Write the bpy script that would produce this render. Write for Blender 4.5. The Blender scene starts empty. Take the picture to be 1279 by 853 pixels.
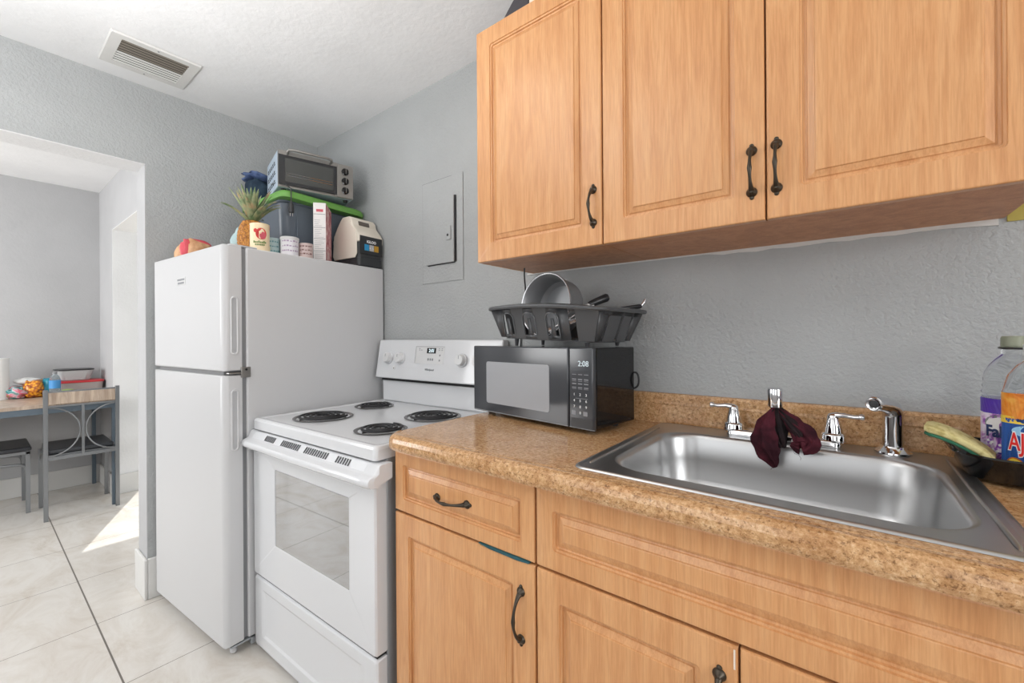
import bpy, bmesh, math, random
from mathutils import Vector, Matrix
random.seed(7)
PI = math.pi
S = bpy.context.scene
COL = S.collection
R = math.radians

# ------------------------------------------------------------------ camera, world, lights, exposure
cd = bpy.data.cameras.new('camera'); cam = bpy.data.objects.new('camera', cd); COL.objects.link(cam)
S.camera = cam
W_IMG, F_PX, CXP, CYP = 1279.0, 533.386, 632.404, 420.179
cd.sensor_fit = 'HORIZONTAL'; cd.sensor_width = 36.0; cd.lens = F_PX / W_IMG * 36.0
cd.shift_x = (639.5 - CXP) / W_IMG; cd.shift_y = (CYP - 426.5) / W_IMG
cd.clip_start = 0.02
yaw, roll = R(51.5546), R(-0.3794)
f = Vector((-math.cos(yaw), math.sin(yaw), 0)); r = Vector((math.sin(yaw), math.cos(yaw), 0)); u = Vector((0, 0, 1))
r2 = r * math.cos(roll) + u * math.sin(roll); u2 = u * math.cos(roll) - r * math.sin(roll)
m = Matrix((r2, u2, -f)).transposed().to_4x4(); m.translation = Vector((0, -1.3318, 1.1947))
cam.matrix_world = m

w = bpy.data.worlds.new('world'); S.world = w; w.use_nodes = True
bg = w.node_tree.nodes['Background']; bg.inputs[0].default_value = (0.92, 0.96, 1.0, 1); bg.inputs[1].default_value = 1.6

S.view_settings.view_transform = 'Standard'; S.view_settings.look = 'None'
S.view_settings.gamma = 1.0; S.view_settings.use_curve_mapping = False
S.view_settings.exposure = 0.0

def area(name, loc, rot, sx, sy, power, col=(1, 1, 1), spread=PI):
    l = bpy.data.lights.new(name, 'AREA'); l.shape = 'RECTANGLE'; l.size = sx; l.size_y = sy
    l.energy = power; l.color = col; l.spread = spread
    o = bpy.data.objects.new(name, l); COL.objects.link(o); o.location = loc; o.rotation_euler = rot
    return o
# added fill lamps set at unseen windows behind the camera (area lamp faces -Z)
area('window_daylight', (-1.1, -3.12, 1.45), (R(90), 0, 0), 1.7, 1.3, 7, (0.99, 0.995, 1.0))
area('window_daylight', (0.9, -3.12, 1.45), (R(90), 0, 0), 1.0, 1.3, 4, (0.99, 0.995, 1.0))
area('side_window_daylight', (2.12, -1.5, 1.5), (R(90), 0, R(90)), 1.3, 1.2, 30, (0.99, 0.995, 1.0))  # added fill from the right, placed at an unseen window
# added uplight out of frame that brightens the ceiling
area('bounce_flash', (-1.25, -1.75, 1.62), (R(180), 0, 0), 0.5, 0.5, 30, (0.98, 0.99, 1.0))
area('dining_window_daylight', (-3.75, -3.12, 1.5), (R(90), 0, 0), 1.7, 1.3, 56, (1.0, 0.998, 0.995))  # added fill for the dining corner, out of view
sun = bpy.data.lights.new('sun', 'SUN'); sun.energy = 4.0; sun.angle = R(0.6); sun.color = (1, 0.97, 0.92)
so = bpy.data.objects.new('sun', sun); COL.objects.link(so)
el = R(55); sd = Vector((0.916 * math.cos(el), -0.40 * math.cos(el), -math.sin(el)))
so.rotation_euler = sd.to_track_quat('-Z', 'Y').to_euler()

# ------------------------------------------------------------------ mesh helpers
class M:
    def __init__(s): s.v = []; s.f = []; s.mi = []
    def add(s, vs, fs, mi=0):
        n = len(s.v); s.v += [tuple(v) for v in vs]
        for q in fs: s.f.append([n + i for i in q]); s.mi.append(mi)
        return s
    def box(s, x0, x1, y0, y1, z0, z1, mi=0):
        vs = [(x, y, z) for z in (z0, z1) for y in (y0, y1) for x in (x0, x1)]
        return s.add(vs, [(0, 2, 3, 1), (4, 5, 7, 6), (0, 1, 5, 4), (2, 6, 7, 3), (0, 4, 6, 2), (1, 3, 7, 5)], mi)
    def loops(s, L, cap0=True, cap1=True, closed=True, mi=0):
        n = len(L[0]); vs = [p for l in L for p in l]; fs = []
        for k in range(len(L) - 1):
            for i in range(n if closed else n - 1):
                j = (i + 1) % n
                fs.append((k * n + i, k * n + j, (k + 1) * n + j, (k + 1) * n + i))
        if cap0: fs.append(tuple(reversed(range(n))))
        if cap1: fs.append(tuple((len(L) - 1) * n + i for i in range(n)))
        return s.add(vs, fs, mi)
    def lathe(s, prof, c=(0, 0, 0), axis=(0, 0, 1), seg=32, cap0=True, cap1=True, mi=0, sc=(1, 1)):
        a = Vector(axis).normalized(); x = a.orthogonal().normalized()
        if abs(a.z) > 0.99: x = Vector((1, 0, 0))
        y = a.cross(x); c = Vector(c)
        L = [[c + a * h + (x * math.cos(t) * sc[0] + y * math.sin(t) * sc[1]) * max(rr, 1e-5) for t in [2 * PI * i / seg for i in range(seg)]] for rr, h in prof]
        return s.loops(L, cap0, cap1, True, mi)
    def tube(s, pts, rad, seg=10, cap=True, mi=0, flat=1.0):
        pts = [Vector(p) for p in pts]; n = len(pts)
        if not hasattr(rad, '__len__'): rad = [rad] * n
        L = []; pn = None
        for i in range(n):
            t = (pts[min(i + 1, n - 1)] - pts[max(i - 1, 0)]).normalized()
            if pn is None: pn = t.orthogonal().normalized()
            pn = (pn - t * pn.dot(t)).normalized(); b = t.cross(pn)
            L.append([pts[i] + (pn * math.cos(a) + b * math.sin(a) * flat) * rad[i] for a in [2 * PI * k / seg for k in range(seg)]])
        return s.loops(L, cap, cap, True, mi)
    def prism(s, poly, axis, a0, a1, mi=0):
        # poly in the two remaining axes (order x,y,z without axis)
        def P(p, a):
            q = list(p); q.insert('xyz'.index(axis), a); return q
        return s.loops([[P(p, a0) for p in poly], [P(p, a1) for p in poly]], mi=mi)
    def xf(s, mat):
        s.v = [tuple(mat @ Vector(v)) for v in s.v]; return s
    def obj(s, name, mat, parent=None, bevel=0, bseg=2, smooth=40, loc=None, rot=None, kind=None, bang=30, flat=True):
        me = bpy.data.meshes.new(name); me.from_pydata(s.v, [], s.f)
        mats = mat if isinstance(mat, (list, tuple)) else [mat]
        for q in mats: me.materials.append(q)
        for p, i in zip(me.polygons, s.mi): p.material_index = i
        bm = bmesh.new(); bm.from_mesh(me); bmesh.ops.recalc_face_normals(bm, faces=bm.faces)
        if bevel:
            es = [e for e in bm.edges if len(e.link_faces) == 2 and e.calc_face_angle(0) > R(bang)]
            bmesh.ops.bevel(bm, geom=es, offset=bevel, segments=bseg, profile=0.5, affect='EDGES', clamp_overlap=True)
        bm.to_mesh(me); bm.free()
        if smooth:
            me.shade_smooth(); me.set_sharp_from_angle(angle=R(smooth))
            for p in me.polygons:
                if len(p.vertices) > 8 or (flat and p.area > 4e-3): p.use_smooth = False
        o = bpy.data.objects.new(name, me); COL.objects.link(o)
        if parent: o.parent = parent
        if loc: o.location = loc
        if rot: o.rotation_euler = rot
        if kind: o['kind'] = kind
        return o

def rr(x0, x1, y0, y1, rad, n=5):
    pts = []
    for cx, cy, a0 in ((x1 - rad, y1 - rad, 0), (x0 + rad, y1 - rad, 90), (x0 + rad, y0 + rad, 180), (x1 - rad, y0 + rad, 270)):
        for k in range(n + 1):
            a = R(a0 + 90 * k / n); pts.append((cx + rad * math.cos(a), cy + rad * math.sin(a)))
    return pts
def thing(name, label, cat, loc=(0, 0, 0), rz=0, group=None):
    o = bpy.data.objects.new(name, None); COL.objects.link(o); o.location = loc; o.rotation_euler = (0, 0, rz)
    o.empty_display_size = 0.05
    return tag(o, label, cat, group)
def tag(o, label, cat, group=None):
    o['label'] = label; o['category'] = cat
    if group: o['group'] = group
    return o
def struct(o): o['kind'] = 'structure'; return o
def text(name, body, size, mat, parent, loc, rot=(0, 0, 0), cyl=None, depth=0.0004, sx=1.0, xo=0.0, align='CENTER', bold=0.0, shear=0.0):
    cu = bpy.data.curves.new(name, 'FONT'); cu.body = body; cu.size = size; cu.align_x = align; cu.align_y = 'CENTER'
    cu.extrude = depth; cu.offset = bold; cu.shear = shear; cu.resolution_u = 4
    t = bpy.data.objects.new(name, cu); COL.objects.link(t)
    dg = bpy.context.evaluated_depsgraph_get(); dg.update()
    me = bpy.data.meshes.new_from_object(t.evaluated_get(dg))
    bpy.data.objects.remove(t); bpy.data.curves.remove(cu)
    for v in me.vertices:
        x, y, z = v.co; x = x * sx + xo
        if cyl: a = x / cyl; rad = cyl + z; v.co = (rad * math.sin(a), y, rad * math.cos(a) - cyl)
        else: v.co = (x, y, z)
    me.materials.clear(); me.materials.append(mat); me.name = name
    o = bpy.data.objects.new(name, me); COL.objects.link(o); o.parent = parent; o.location = loc; o.rotation_euler = rot
    return o

# ------------------------------------------------------------------ materials
def srgb(r_, g_, b_):
    c = lambda q: (q / 255 / 12.92) if q / 255 <= 0.04045 else ((q / 255 + 0.055) / 1.055) ** 2.4
    return (c(r_), c(g_), c(b_), 1)
def mat(name, col, rough=0.5, metal=0, spec=0.5, coat=0, trans=0, ior=1.45, emit=None, es=0, alpha=None):
    m_ = bpy.data.materials.new(name); m_.use_nodes = True; b = m_.node_tree.nodes['Principled BSDF']
    b.inputs['Base Color'].default_value = srgb(*col); b.inputs['Roughness'].default_value = rough
    b.inputs['Metallic'].default_value = metal; b.inputs['Specular IOR Level'].default_value = spec
    b.inputs['Coat Weight'].default_value = coat; b.inputs['Transmission Weight'].default_value = trans; b.inputs['IOR'].default_value = ior
    if alpha is not None: b.inputs['Alpha'].default_value = alpha
    if emit: b.inputs['Emission Color'].default_value = srgb(*emit); b.inputs['Emission Strength'].default_value = es
    return m_
def nodes(m_): return m_.node_tree.nodes, m_.node_tree.links, m_.node_tree.nodes['Principled BSDF']
def coords(m_, scale=(1, 1, 1), loc=(0, 0, 0)):
    N, L, b = nodes(m_); tc = N.new('ShaderNodeTexCoord'); mp = N.new('ShaderNodeMapping')
    mp.inputs['Scale'].default_value = scale; mp.inputs['Location'].default_value = loc
    L.new(tc.outputs['Object'], mp.inputs['Vector']); return mp.outputs[0]
def noise(m_, vec, scale, detail=4, rough=0.55, dist=0):
    N, L, b = nodes(m_); n = N.new('ShaderNodeTexNoise'); n.inputs['Scale'].default_value = scale
    n.inputs['Detail'].default_value = detail; n.inputs['Roughness'].default_value = rough; n.inputs['Distortion'].default_value = dist
    L.new(vec, n.inputs['Vector']); return n.outputs['Fac']
def ramp(m_, fac, stops):
    N, L, b = nodes(m_); rp = N.new('ShaderNodeValToRGB'); e = rp.color_ramp.elements
    while len(e) < len(stops): e.new(0.5)
    for q, (p, c) in zip(e, stops): q.position = p; q.color = srgb(*c) if len(c) == 3 else c
    L.new(fac, rp.inputs[0]); return rp.outputs[0]
def mix(m_, fac, a, b_, mode='MIX'):
    N, L, b = nodes(m_); x = N.new('ShaderNodeMix'); x.data_type = 'RGBA'; x.blend_type = mode
    for s_, v in ((x.inputs[0], fac), (x.inputs[6], a), (x.inputs[7], b_)):
        if hasattr(v, 'is_linked'): L.new(v, s_)
        else: s_.default_value = v
    return x.outputs[2]
def bump(m_, h, strength, dist=0.002):
    N, L, b = nodes(m_); bp = N.new('ShaderNodeBump'); bp.inputs['Strength'].default_value = strength; bp.inputs['Distance'].default_value = dist
    L.new(h, bp.inputs['Height']); L.new(bp.outputs[0], b.inputs['Normal'])
def setc(m_, c): N, L, b = nodes(m_); L.new(c, b.inputs['Base Color'])

def plaster(name, col, bs=0.5, sc=55, dist=0.004):
    m_ = mat(name, col, 0.75, spec=0.3); v = coords(m_)
    c2 = tuple(int(q * 0.975) for q in col)
    setc(m_, ramp(m_, noise(m_, v, 3, 3), [(0.35, c2), (0.65, col)]))
    bump(m_, noise(m_, v, sc, 3, 0.55, 0.25), bs, dist); return m_
WALL = plaster('grey_wall_paint', (172, 174, 174), 0.8, 95, 0.005)
WALL_SM = plaster('pale_grey_wall_paint', (182, 182, 183), 0.25, 50)
CEIL = plaster('white_ceiling_paint', (236, 236, 236), 0.35, 35)
TRIMW = plaster('white_trim_paint', (214, 213, 210), 0.25, 40)
REVEAL = plaster('white_reveal_paint', (228, 228, 228), 0.5, 60)  # light on the soffit and doorway reveals is put into this whiter colour
OLDW = plaster('old_yellow_paint', (170, 156, 84), 0.4, 50)

def wood(name, base, dark, light, rough=0.32, sc=1.0):
    m_ = mat(name, base, rough, spec=0.5, coat=0.25); nodes(m_)[2].inputs['Coat Roughness'].default_value = 0.25
    v = coords(m_, (9 * sc, 9 * sc, 0.9 * sc)); g = noise(m_, v, 2.2, 5, 0.6, 1.6)
    c = ramp(m_, g, [(0.30, dark), (0.48, base), (0.62, light), (0.8, base)])
    v2 = coords(m_, (60, 60, 2.5)); g2 = noise(m_, v2, 6, 4, 0.6, 0.3)
    c2 = ramp(m_, g2, [(0.35, (222, 210, 196)), (0.6, (255, 255, 255))])
    setc(m_, mix(m_, 0.5, c, c2, 'MULTIPLY')); return m_
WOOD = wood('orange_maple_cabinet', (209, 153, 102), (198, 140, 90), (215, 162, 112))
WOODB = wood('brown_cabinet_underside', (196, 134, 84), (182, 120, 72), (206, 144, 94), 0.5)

def granite():
    m_ = mat('brown_granite_laminate', (186, 140, 92), 0.16, spec=0.5); v = coords(m_)
    a = noise(m_, v, 110, 6, 0.8, 0.3); c = ramp(m_, a, [(0.32, (140, 106, 72)), (0.44, (184, 144, 102)), (0.55, (206, 168, 126)), (0.68, (222, 194, 160))])
    b = noise(m_, v, 11, 4, 0.6, 1.0); c2 = ramp(m_, b, [(0.35, (222, 200, 176)), (0.5, (255, 250, 242)), (0.68, (236, 208, 180))])
    c3 = mix(m_, 0.65, c, c2, 'MULTIPLY')
    s = noise(m_, v, 170, 3, 0.7); sp = ramp(m_, s, [(0.36, (110, 74, 44)), (0.44, (255, 255, 255))])
    setc(m_, mix(m_, 0.55, c3, sp, 'MULTIPLY')); return m_
GRAN = granite()

def tiles():
    m_ = mat('beige_floor_tiles', (206, 196, 184), 0.10, spec=0.5); N, L, b = nodes(m_)
    tc = N.new('ShaderNodeTexCoord'); sp = N.new('ShaderNodeSeparateXYZ'); L.new(tc.outputs['Object'], sp.inputs[0])
    def line(out, off, hw=0.0022):
        a = N.new('ShaderNodeMath'); a.operation = 'SUBTRACT'; L.new(out, a.inputs[0]); a.inputs[1].default_value = off
        d = N.new('ShaderNodeMath'); d.operation = 'PINGPONG'; L.new(a.outputs[0], d.inputs[0]); d.inputs[1].default_value = 0.5056 / 2
        e = N.new('ShaderNodeMath'); e.operation = 'LESS_THAN'; L.new(d.outputs[0], e.inputs[0]); e.inputs[1].default_value = hw
        return e.outputs[0]
    mx = N.new('ShaderNodeMath'); mx.operation = 'MAXIMUM'
    L.new(line(sp.outputs[0], -3.4764, 0.0015), mx.inputs[0]); L.new(line(sp.outputs[1], -1.0014, 0.0028), mx.inputs[1])
    v = coords(m_, (1, 1.6, 1)); g = noise(m_, v, 3.2, 8, 0.68, 1.2)
    c = ramp(m_, g, [(0.3, (192, 183, 172)), (0.45, (203, 197, 189)), (0.6, (211, 207, 201)), (0.75, (204, 199, 192))])
    setc(m_, mix(m_, mx.outputs[0], c, srgb(108, 102, 96)))
    rg = N.new('ShaderNodeMath'); rg.operation = 'MULTIPLY_ADD'; L.new(mx.outputs[0], rg.inputs[0]); rg.inputs[1].default_value = 0.6; rg.inputs[2].default_value = 0.14
    L.new(rg.outputs[0], b.inputs['Roughness']); return m_
TILE = tiles()

ENAMEL = mat('white_enamel', (210, 211, 213), 0.13, spec=0.5)
FRIDGE = mat('white_fridge_paint', (199, 199, 200), 0.28, spec=0.5)
WPLAST = mat('white_plastic', (208, 208, 208), 0.35)
GREYP = mat('grey_plastic', (132, 133, 135), 0.4)
STEELSIDE = mat('galvanised_side', (168, 172, 176), 0.4, metal=0.3)
BLACKP = mat('black_plastic', (46, 47, 49), 0.3)
BLACKG = mat('black_gloss', (20, 20, 22), 0.06, spec=0.6)
DARKG = mat('charcoal_gloss', (60, 62, 66), 0.12, spec=0.6)
COIL = mat('black_coil', (44, 44, 46), 0.45, metal=0.4)
CHROME = mat('chrome', (226, 226, 228), 0.07, metal=1)
DPAN = mat('drip_pan_chrome', (120, 118, 116), 0.25, metal=0.9)
BRONZE = mat('antique_bronze', (74, 68, 60), 0.38, metal=0.85)
DARK = mat('dark_gap', (26, 26, 27), 0.7)
WHITEINK = mat('white_print', (235, 235, 235), 0.5)
GREYINK = mat('grey_print', (128, 130, 134), 0.5)
LED = mat('lit_digits', (220, 235, 240), 0.5, emit=(215, 235, 240), es=0.9)
def steel():
    m_ = mat('brushed_stainless', (186, 186, 186), 0.34, metal=1); v = coords(m_, (2, 90, 90))
    n = noise(m_, v, 8, 3); N, L, b = nodes(m_)
    return m_
STEEL = steel()
def clear(name, col, rough=0.02, trans=0.9, ior=1.3):
    return mat(name, col, rough, trans=trans, ior=ior)

# ------------------------------------------------------------------ room shell
XW, XF, ZC, ZD = -2.5195, -4.93, 2.357, 2.43      # left wall, far wall, kitchen and dining ceilings
YF, XR = -3.2, 2.2
struct(M().box(-5.1, XR + .15, -3.35, 0.15, -0.1, 0).obj('floor', TILE, smooth=0))
struct(M().box(XW, XR + .15, YF - .15, 0.15, ZC, ZC + 0.2).obj('ceiling', CEIL, smooth=0))
struct(M().box(-5.1, XW, YF - .15, -0.49, ZD, ZD + 0.127).obj('ceiling_dining', CEIL, smooth=0))
struct(M().box(XW - .15, XR + .15, 0, 0.15, 0, ZC).obj('wall_back', WALL, smooth=0))
struct(M().box(XW - .15, XW, -0.8218, 0, 0, ZC).box(XW - .15, XW, YF, -0.8218, 1.9996, ZC).box(XW - .15, XW, YF, -2.35, 0, 1.9996)
       .box(XW - .15, XW, YF, 0, ZC, ZD + .1).obj('wall_left', WALL, smooth=0))
# opening reveal: lumpy soffit lining whitened for the light on it, jamb pale grey
struct(M().box(XW - .151, XW - .001, -2.349, -0.8225, 1.9966, 1.9996).obj('trim_1', REVEAL, smooth=0))
struct(M().box(XW - .151, XW - .001, -0.8248, -0.8218, 0.16, 1.9966).obj('trim_6', WALL_SM, smooth=0))
struct(M().box(XF - .15, XF, YF, -0.49, 0, ZD).obj('wall_far', WALL_SM, smooth=0))
# dining side wall with a doorway to the outside
DX0, DX1, DZ = -4.40, -3.45, 2.035
struct(M().box(XF, DX0, -0.64, -0.49, 0, ZD).box(DX1, XW - .15, -0.64, -0.49, 0, ZD).box(DX0, DX1, -0.64, -0.49, DZ, ZD).obj('wall_side', WALL_SM, smooth=0))
struct(M().box(DX0, DX0 + .004, -0.643, -0.488, 0.0, DZ).box(DX0, DX1, -0.643, -0.488, DZ - .004, DZ).obj('trim_2', REVEAL, smooth=0))
# wall behind the camera, three unseen windows added for the fill lamps
def holed(x0, x1, y0, y1, z1, holes):
    q = M(); xs = x0
    for a, b, c, d in holes:
        q.box(xs, a, y0, y1, 0, z1); q.box(a, b, y0, y1, 0, c); q.box(a, b, y0, y1, d, z1); xs = b
    return q.box(xs, x1, y0, y1, 0, z1)
struct(holed(-5.1, XR + .15, YF - .15, YF, ZD, [(-4.6, -2.9, 0.85, 2.15), (-1.95, -0.25, 0.8, 2.1), (0.4, 1.4, 0.8, 2.1)]).obj('wall_front', WALL_SM, smooth=0))
for n, (a, b, c, d) in enumerate([(-4.6, -2.9, 0.85, 2.15), (-1.95, -0.25, 0.8, 2.1), (0.4, 1.4, 0.8, 2.1)]):
    q = M(); t = 0.045; y0, y1 = YF - .1, YF - .05
    q.box(a, a + t, y0, y1, c, d).box(b - t, b, y0, y1, c, d).box(a + t, b - t, y0, y1, c, c + t).box(a + t, b - t, y0, y1, d - t, d).box((a + b) / 2 - .02, (a + b) / 2 + .02, y0, y1, c + t, d - t)
    struct(q.obj('window_%d' % (n + 1), TRIMW, smooth=0))
struct(M().box(XR, XR + .15, YF, -2.2, 0, ZC).box(XR, XR + .15, -.8, 0, 0, ZC).box(XR, XR + .15, -2.2, -.8, 0, .85).box(XR, XR + .15, -2.2, -.8, 2.1, ZC).obj('wall_right', WALL_SM, smooth=0))
struct(M().box(XR + .05, XR + .1, -2.2, -2.155, .85, 2.1).box(XR + .05, XR + .1, -.845, -.8, .85, 2.1).box(XR + .05, XR + .1, -2.155, -.845, .85, .895).box(XR + .05, XR + .1, -2.155, -.845, 2.055, 2.1).obj('window_4', TRIMW, smooth=0))  # unseen side window, added for the fill lamp
# old unpainted wall area right of the wall cabinets, and the caulk under them
struct(M().box(0.262, 1.4, -0.004, 0, 1.424, 2.34).obj('trim_3', OLDW, smooth=0))
q = M(); xs = [-0.95 + i * 0.04 for i in range(31)]
top = [(x, 1.4335) for x in xs]; bot = [(x, 1.4285 - (0 if x < -.3 else .004 + .007 * random.random())) for x in xs]
q.prism(top + bot[::-1], 'y', -0.004, 0); struct(q.obj('trim_4', TRIMW, smooth=0))
# baseboards
def bboard(name, x0, x1, y0, y1, h=0.15, ax='x', side=1):
    q = M().box(x0, x1, y0, y1, 0, h); return struct(q.obj(name, TRIMW, bevel=0.004, smooth=0))
bboard('baseboard_far', XF, XF + .014, YF, -0.64)
bboard('baseboard_side', XF + .014, DX0 + .016, -0.654, -0.64)
bboard('baseboard_door', DX0 + .004, DX0 + .016, -0.6395, -0.49, 0.15)
bboard('baseboard_side_near', DX1, XW - .15, -0.654, -0.64)
bboard('baseboard_jamb', XW - .165, XW + .0155, -0.8385, -0.8255, 0.185)
bboard('baseboard_left', XW, XW + .0155, -0.825, -0.01, 0.185)
bboard('baseboard_back', -1.79, -1.77, -0.014, 0, 0.15)
# added unseen slab outside, shaped to cut the sun patch, and the yard
struct(M().box(-4.975, -1.0, -0.486, 1.6, 2.52, 2.6).obj('trim_5', TRIMW, smooth=0))
YARD = mat('pale_concrete_yard', (196, 192, 184), 0.8); HEDGE = mat('dark_hedge', (46, 66, 50), 0.9)
struct(M().box(-14, 3, 0.16, 12, -0.25, -0.12).obj('trim_7', YARD, smooth=0))

# ------------------------------------------------------------------ ceiling return vent
t = thing('ceiling_vent', 'white metal ceiling air vent with dusty louvres near the left wall', 'vent', (-2.274, -0.851, ZC - .001))
q = M(); a, b, c, d = 0.132, 0.146, 0.098, 0.108
o1 = rr(-a, a, -b, b, 0.003, 1); i1 = rr(-c, c, -d, d, 0.002, 1)
q.loops([[(x, y, 0) for x, y in o1], [(x, y, -0.007) for x, y in rr(-a + .004, a - .004, -b + .004, b - .004, 0.002, 1)], [(x, y, -0.007) for x, y in i1], [(x, y, -0.0005) for x, y in i1]], False, False)
q.obj('frame', TRIMW, t, smooth=0)
M().box(-c, c, -d, d, -0.0015, -0.0003).obj('backing', DARK, t, smooth=0)
DUST = mat('dusty_louvre', (126, 119, 109), 0.8); LOUV = mat('white_louvre', (214, 214, 210), 0.4)
for k in range(10):
    x = -c + 0.0105 + k * 0.0195
    M().prism([(x - .0045, -0.0058), (x - .0043, -0.0068), (x + .0045, -0.0046), (x + .0043, -0.0036)], 'y', -d, d).obj('louvre', LOUV if k < 5 else DUST, t, smooth=0)
for x in (-.12, .12):
    M().lathe([(0.0035, 0), (0.0025, -0.0015)], (0.115 * (1 if x > 0 else -1), 0.0, -0.007), seg=12).obj('screw', GREYP, t)

# ------------------------------------------------------------------ breaker panel on the wall
t = thing('electrical_panel', 'painted-over breaker panel cover set in the wall above the range', 'electrical panel', (-1.42, 0, 1.674))
q = M(); q.box(-.131, .131, -0.004, 0, -.232, .233); q.obj('frame', WALL, t, bevel=0.0015)
SEAM = mat('dark_seam', (96, 94, 92), 0.8)
M().box(-.1335, -.131, -0.0015, 0, -.234, .235).box(-.131, .06, -0.0015, 0, .233, .2348).obj('seam', SEAM, t, smooth=0)
M().box(-.098, .083, -0.013, -0.004, -.150, .143).obj('door', WALL, t, bevel=0.002)
M().box(.0835, .0915, -0.010, -0.004, -.150, .141).box(-.09, .083, -0.009, -0.004, -.1535, -.1505).obj('door_gap', DARK, t, smooth=0)  # dark strips stand for the shadow beside and below the door
lt = M().box(.036, .068, -0.018, -0.013, -.052, .01).obj('latch', WALL, t, bevel=0.002)
M().lathe([(0.006, 0), (0.005, 0.001)], (.05, -0.018, -.03), (0, -1, 0), 12).obj('latch_screw', DARK, lt)

# ------------------------------------------------------------------ cabinets
def panel_door(x0, x1, z0, z1, yf, th=0.019, border=0.055, name='door', parent=None, wood_=WOOD):
    """raised-panel thermofoil door, front at y=yf (facing -y), thickness goes +y"""
    def L(off, y, rad): return [(p[0], y, p[1]) for p in rr(x0 + off, x1 - off, z0 + off, z1 - off, max(rad, 0.0004), 4)]
    b = border
    prof = [(0, yf + th, .001), (0, yf + .0035, .001), (.0012, yf + .001, .0015), (.004, yf, .002), (b, yf, .008), (b + .0010, yf + .0035, .007), (b + .0045, yf + .0045, .006),
            (b + .0055, yf + .0090, .005), (b + .009, yf + .0100, .003), (b + .0115, yf + .0092, .001), (b + .0125, yf + .0072, .001), (b + .024, yf + .0030, .0006), (b + .0250, yf + .0008, .0005), (b + .027, yf + .0002, .0005)]
    q = M(); q.loops([L(*p) for p in prof]); return q.obj(name, wood_, parent, smooth=25)
def pull(parent, p0, p1, out=(0, -1, 0), h=0.026, name='handle'):
    """antique bronze bow pull between p0 and p1"""
    p0, p1, o = Vector(p0), Vector(p1), Vector(out); q = M(); ax = (p1 - p0).normalized()
    pts = []; rad = []; n = 18
    for i in range(n + 1):
        t_ = i / n; hh = h * math.sin(PI * t_) ** 0.6
        pts.append(p0.lerp(p1, t_) + o * (hh + .003)); k = abs(t_ - .5) * 2
        rad.append(0.0048 - 0.0018 * math.sin(PI * min(1, k * 1.1)) + (0.0022 if k > .93 else 0))
    q.tube(pts, rad, 10)
    for p, s in ((p0, -1), (p1, 1)):
        c = p - ax * 0.002 * s * -1
        q.lathe([(0.0105, 0), (0.0105, 0.0015), (0.008, 0.0045), (0.0045, 0.0085), (0.003, .011)], c, o, 16)
        q.lathe([(0.0045, 0), (0.0040, 0.002), (0.0015, 0.0035)], c + ax * s * 0.011, o, 10)
    return q.obj(name, BRONZE, parent)

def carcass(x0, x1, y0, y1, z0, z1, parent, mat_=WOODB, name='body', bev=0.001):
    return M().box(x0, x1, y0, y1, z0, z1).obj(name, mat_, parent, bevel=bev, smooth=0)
# wall cabinets
ZB, ZT, YD = 1.431, 2.164, -0.3156
t1 = thing('wall_cabinet', 'single-door maple wall cabinet hung above the microwave', 'cabinet', (0, 0, 0), group='wall cabinets over the counter')
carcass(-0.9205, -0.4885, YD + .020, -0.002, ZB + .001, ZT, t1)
M().box(-0.9222, -0.9206, YD + .020, -0.002, ZB, ZT).obj('side_panel', WOOD, t1, smooth=0)
d = panel_door(-0.9224, -0.4905, ZB, ZT, YD, parent=t1); pull(d, (-.514, YD, 1.574), (-.514, YD, 1.492))
t2 = thing('wall_cabinet', 'wide double-door maple wall cabinet hung above the sink', 'cabinet', (0, 0, 0), group='wall cabinets over the counter')
carcass(-0.4875, 0.2580, YD + .020, -0.002, ZB + .001, ZT, t2)
d = panel_door(-0.4868, -0.1275, ZB, ZT, YD, parent=t2); pull(d, (-.151, YD, 1.575), (-.151, YD, 1.493))
d = panel_door(-0.1243, 0.258, ZB, ZT, YD, parent=t2, border=0.056); pull(d, (-.107, YD, 1.577), (-.107, YD, 1.493))

# things on top of the wall cabinets
BAG = mat('dark_nylon', (66, 64, 68), 0.7); CARD = mat('cream_card', (226, 214, 200), 0.7)
q = M().prism([(-.845, .0), (-.735, .0), (-.735, .085), (-.79, .062), (-.848, .006)], 'y', -.29, -.08)
o = q.obj('carry_case', BAG, bevel=0.004); o.location = (0, 0, ZT + .001); tag(o, 'dark grey sloping case lying on top of the single-door wall cabinet', 'case')
q = M().box(-.732, -.64, -.29, -.1, 0, .10); o = q.obj('cardboard_box', CARD, bevel=0.001); o.location = (0, 0, ZT + .001)
tag(o, 'cream cardboard box on the wall cabinet beside the dark case', 'box')

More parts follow.
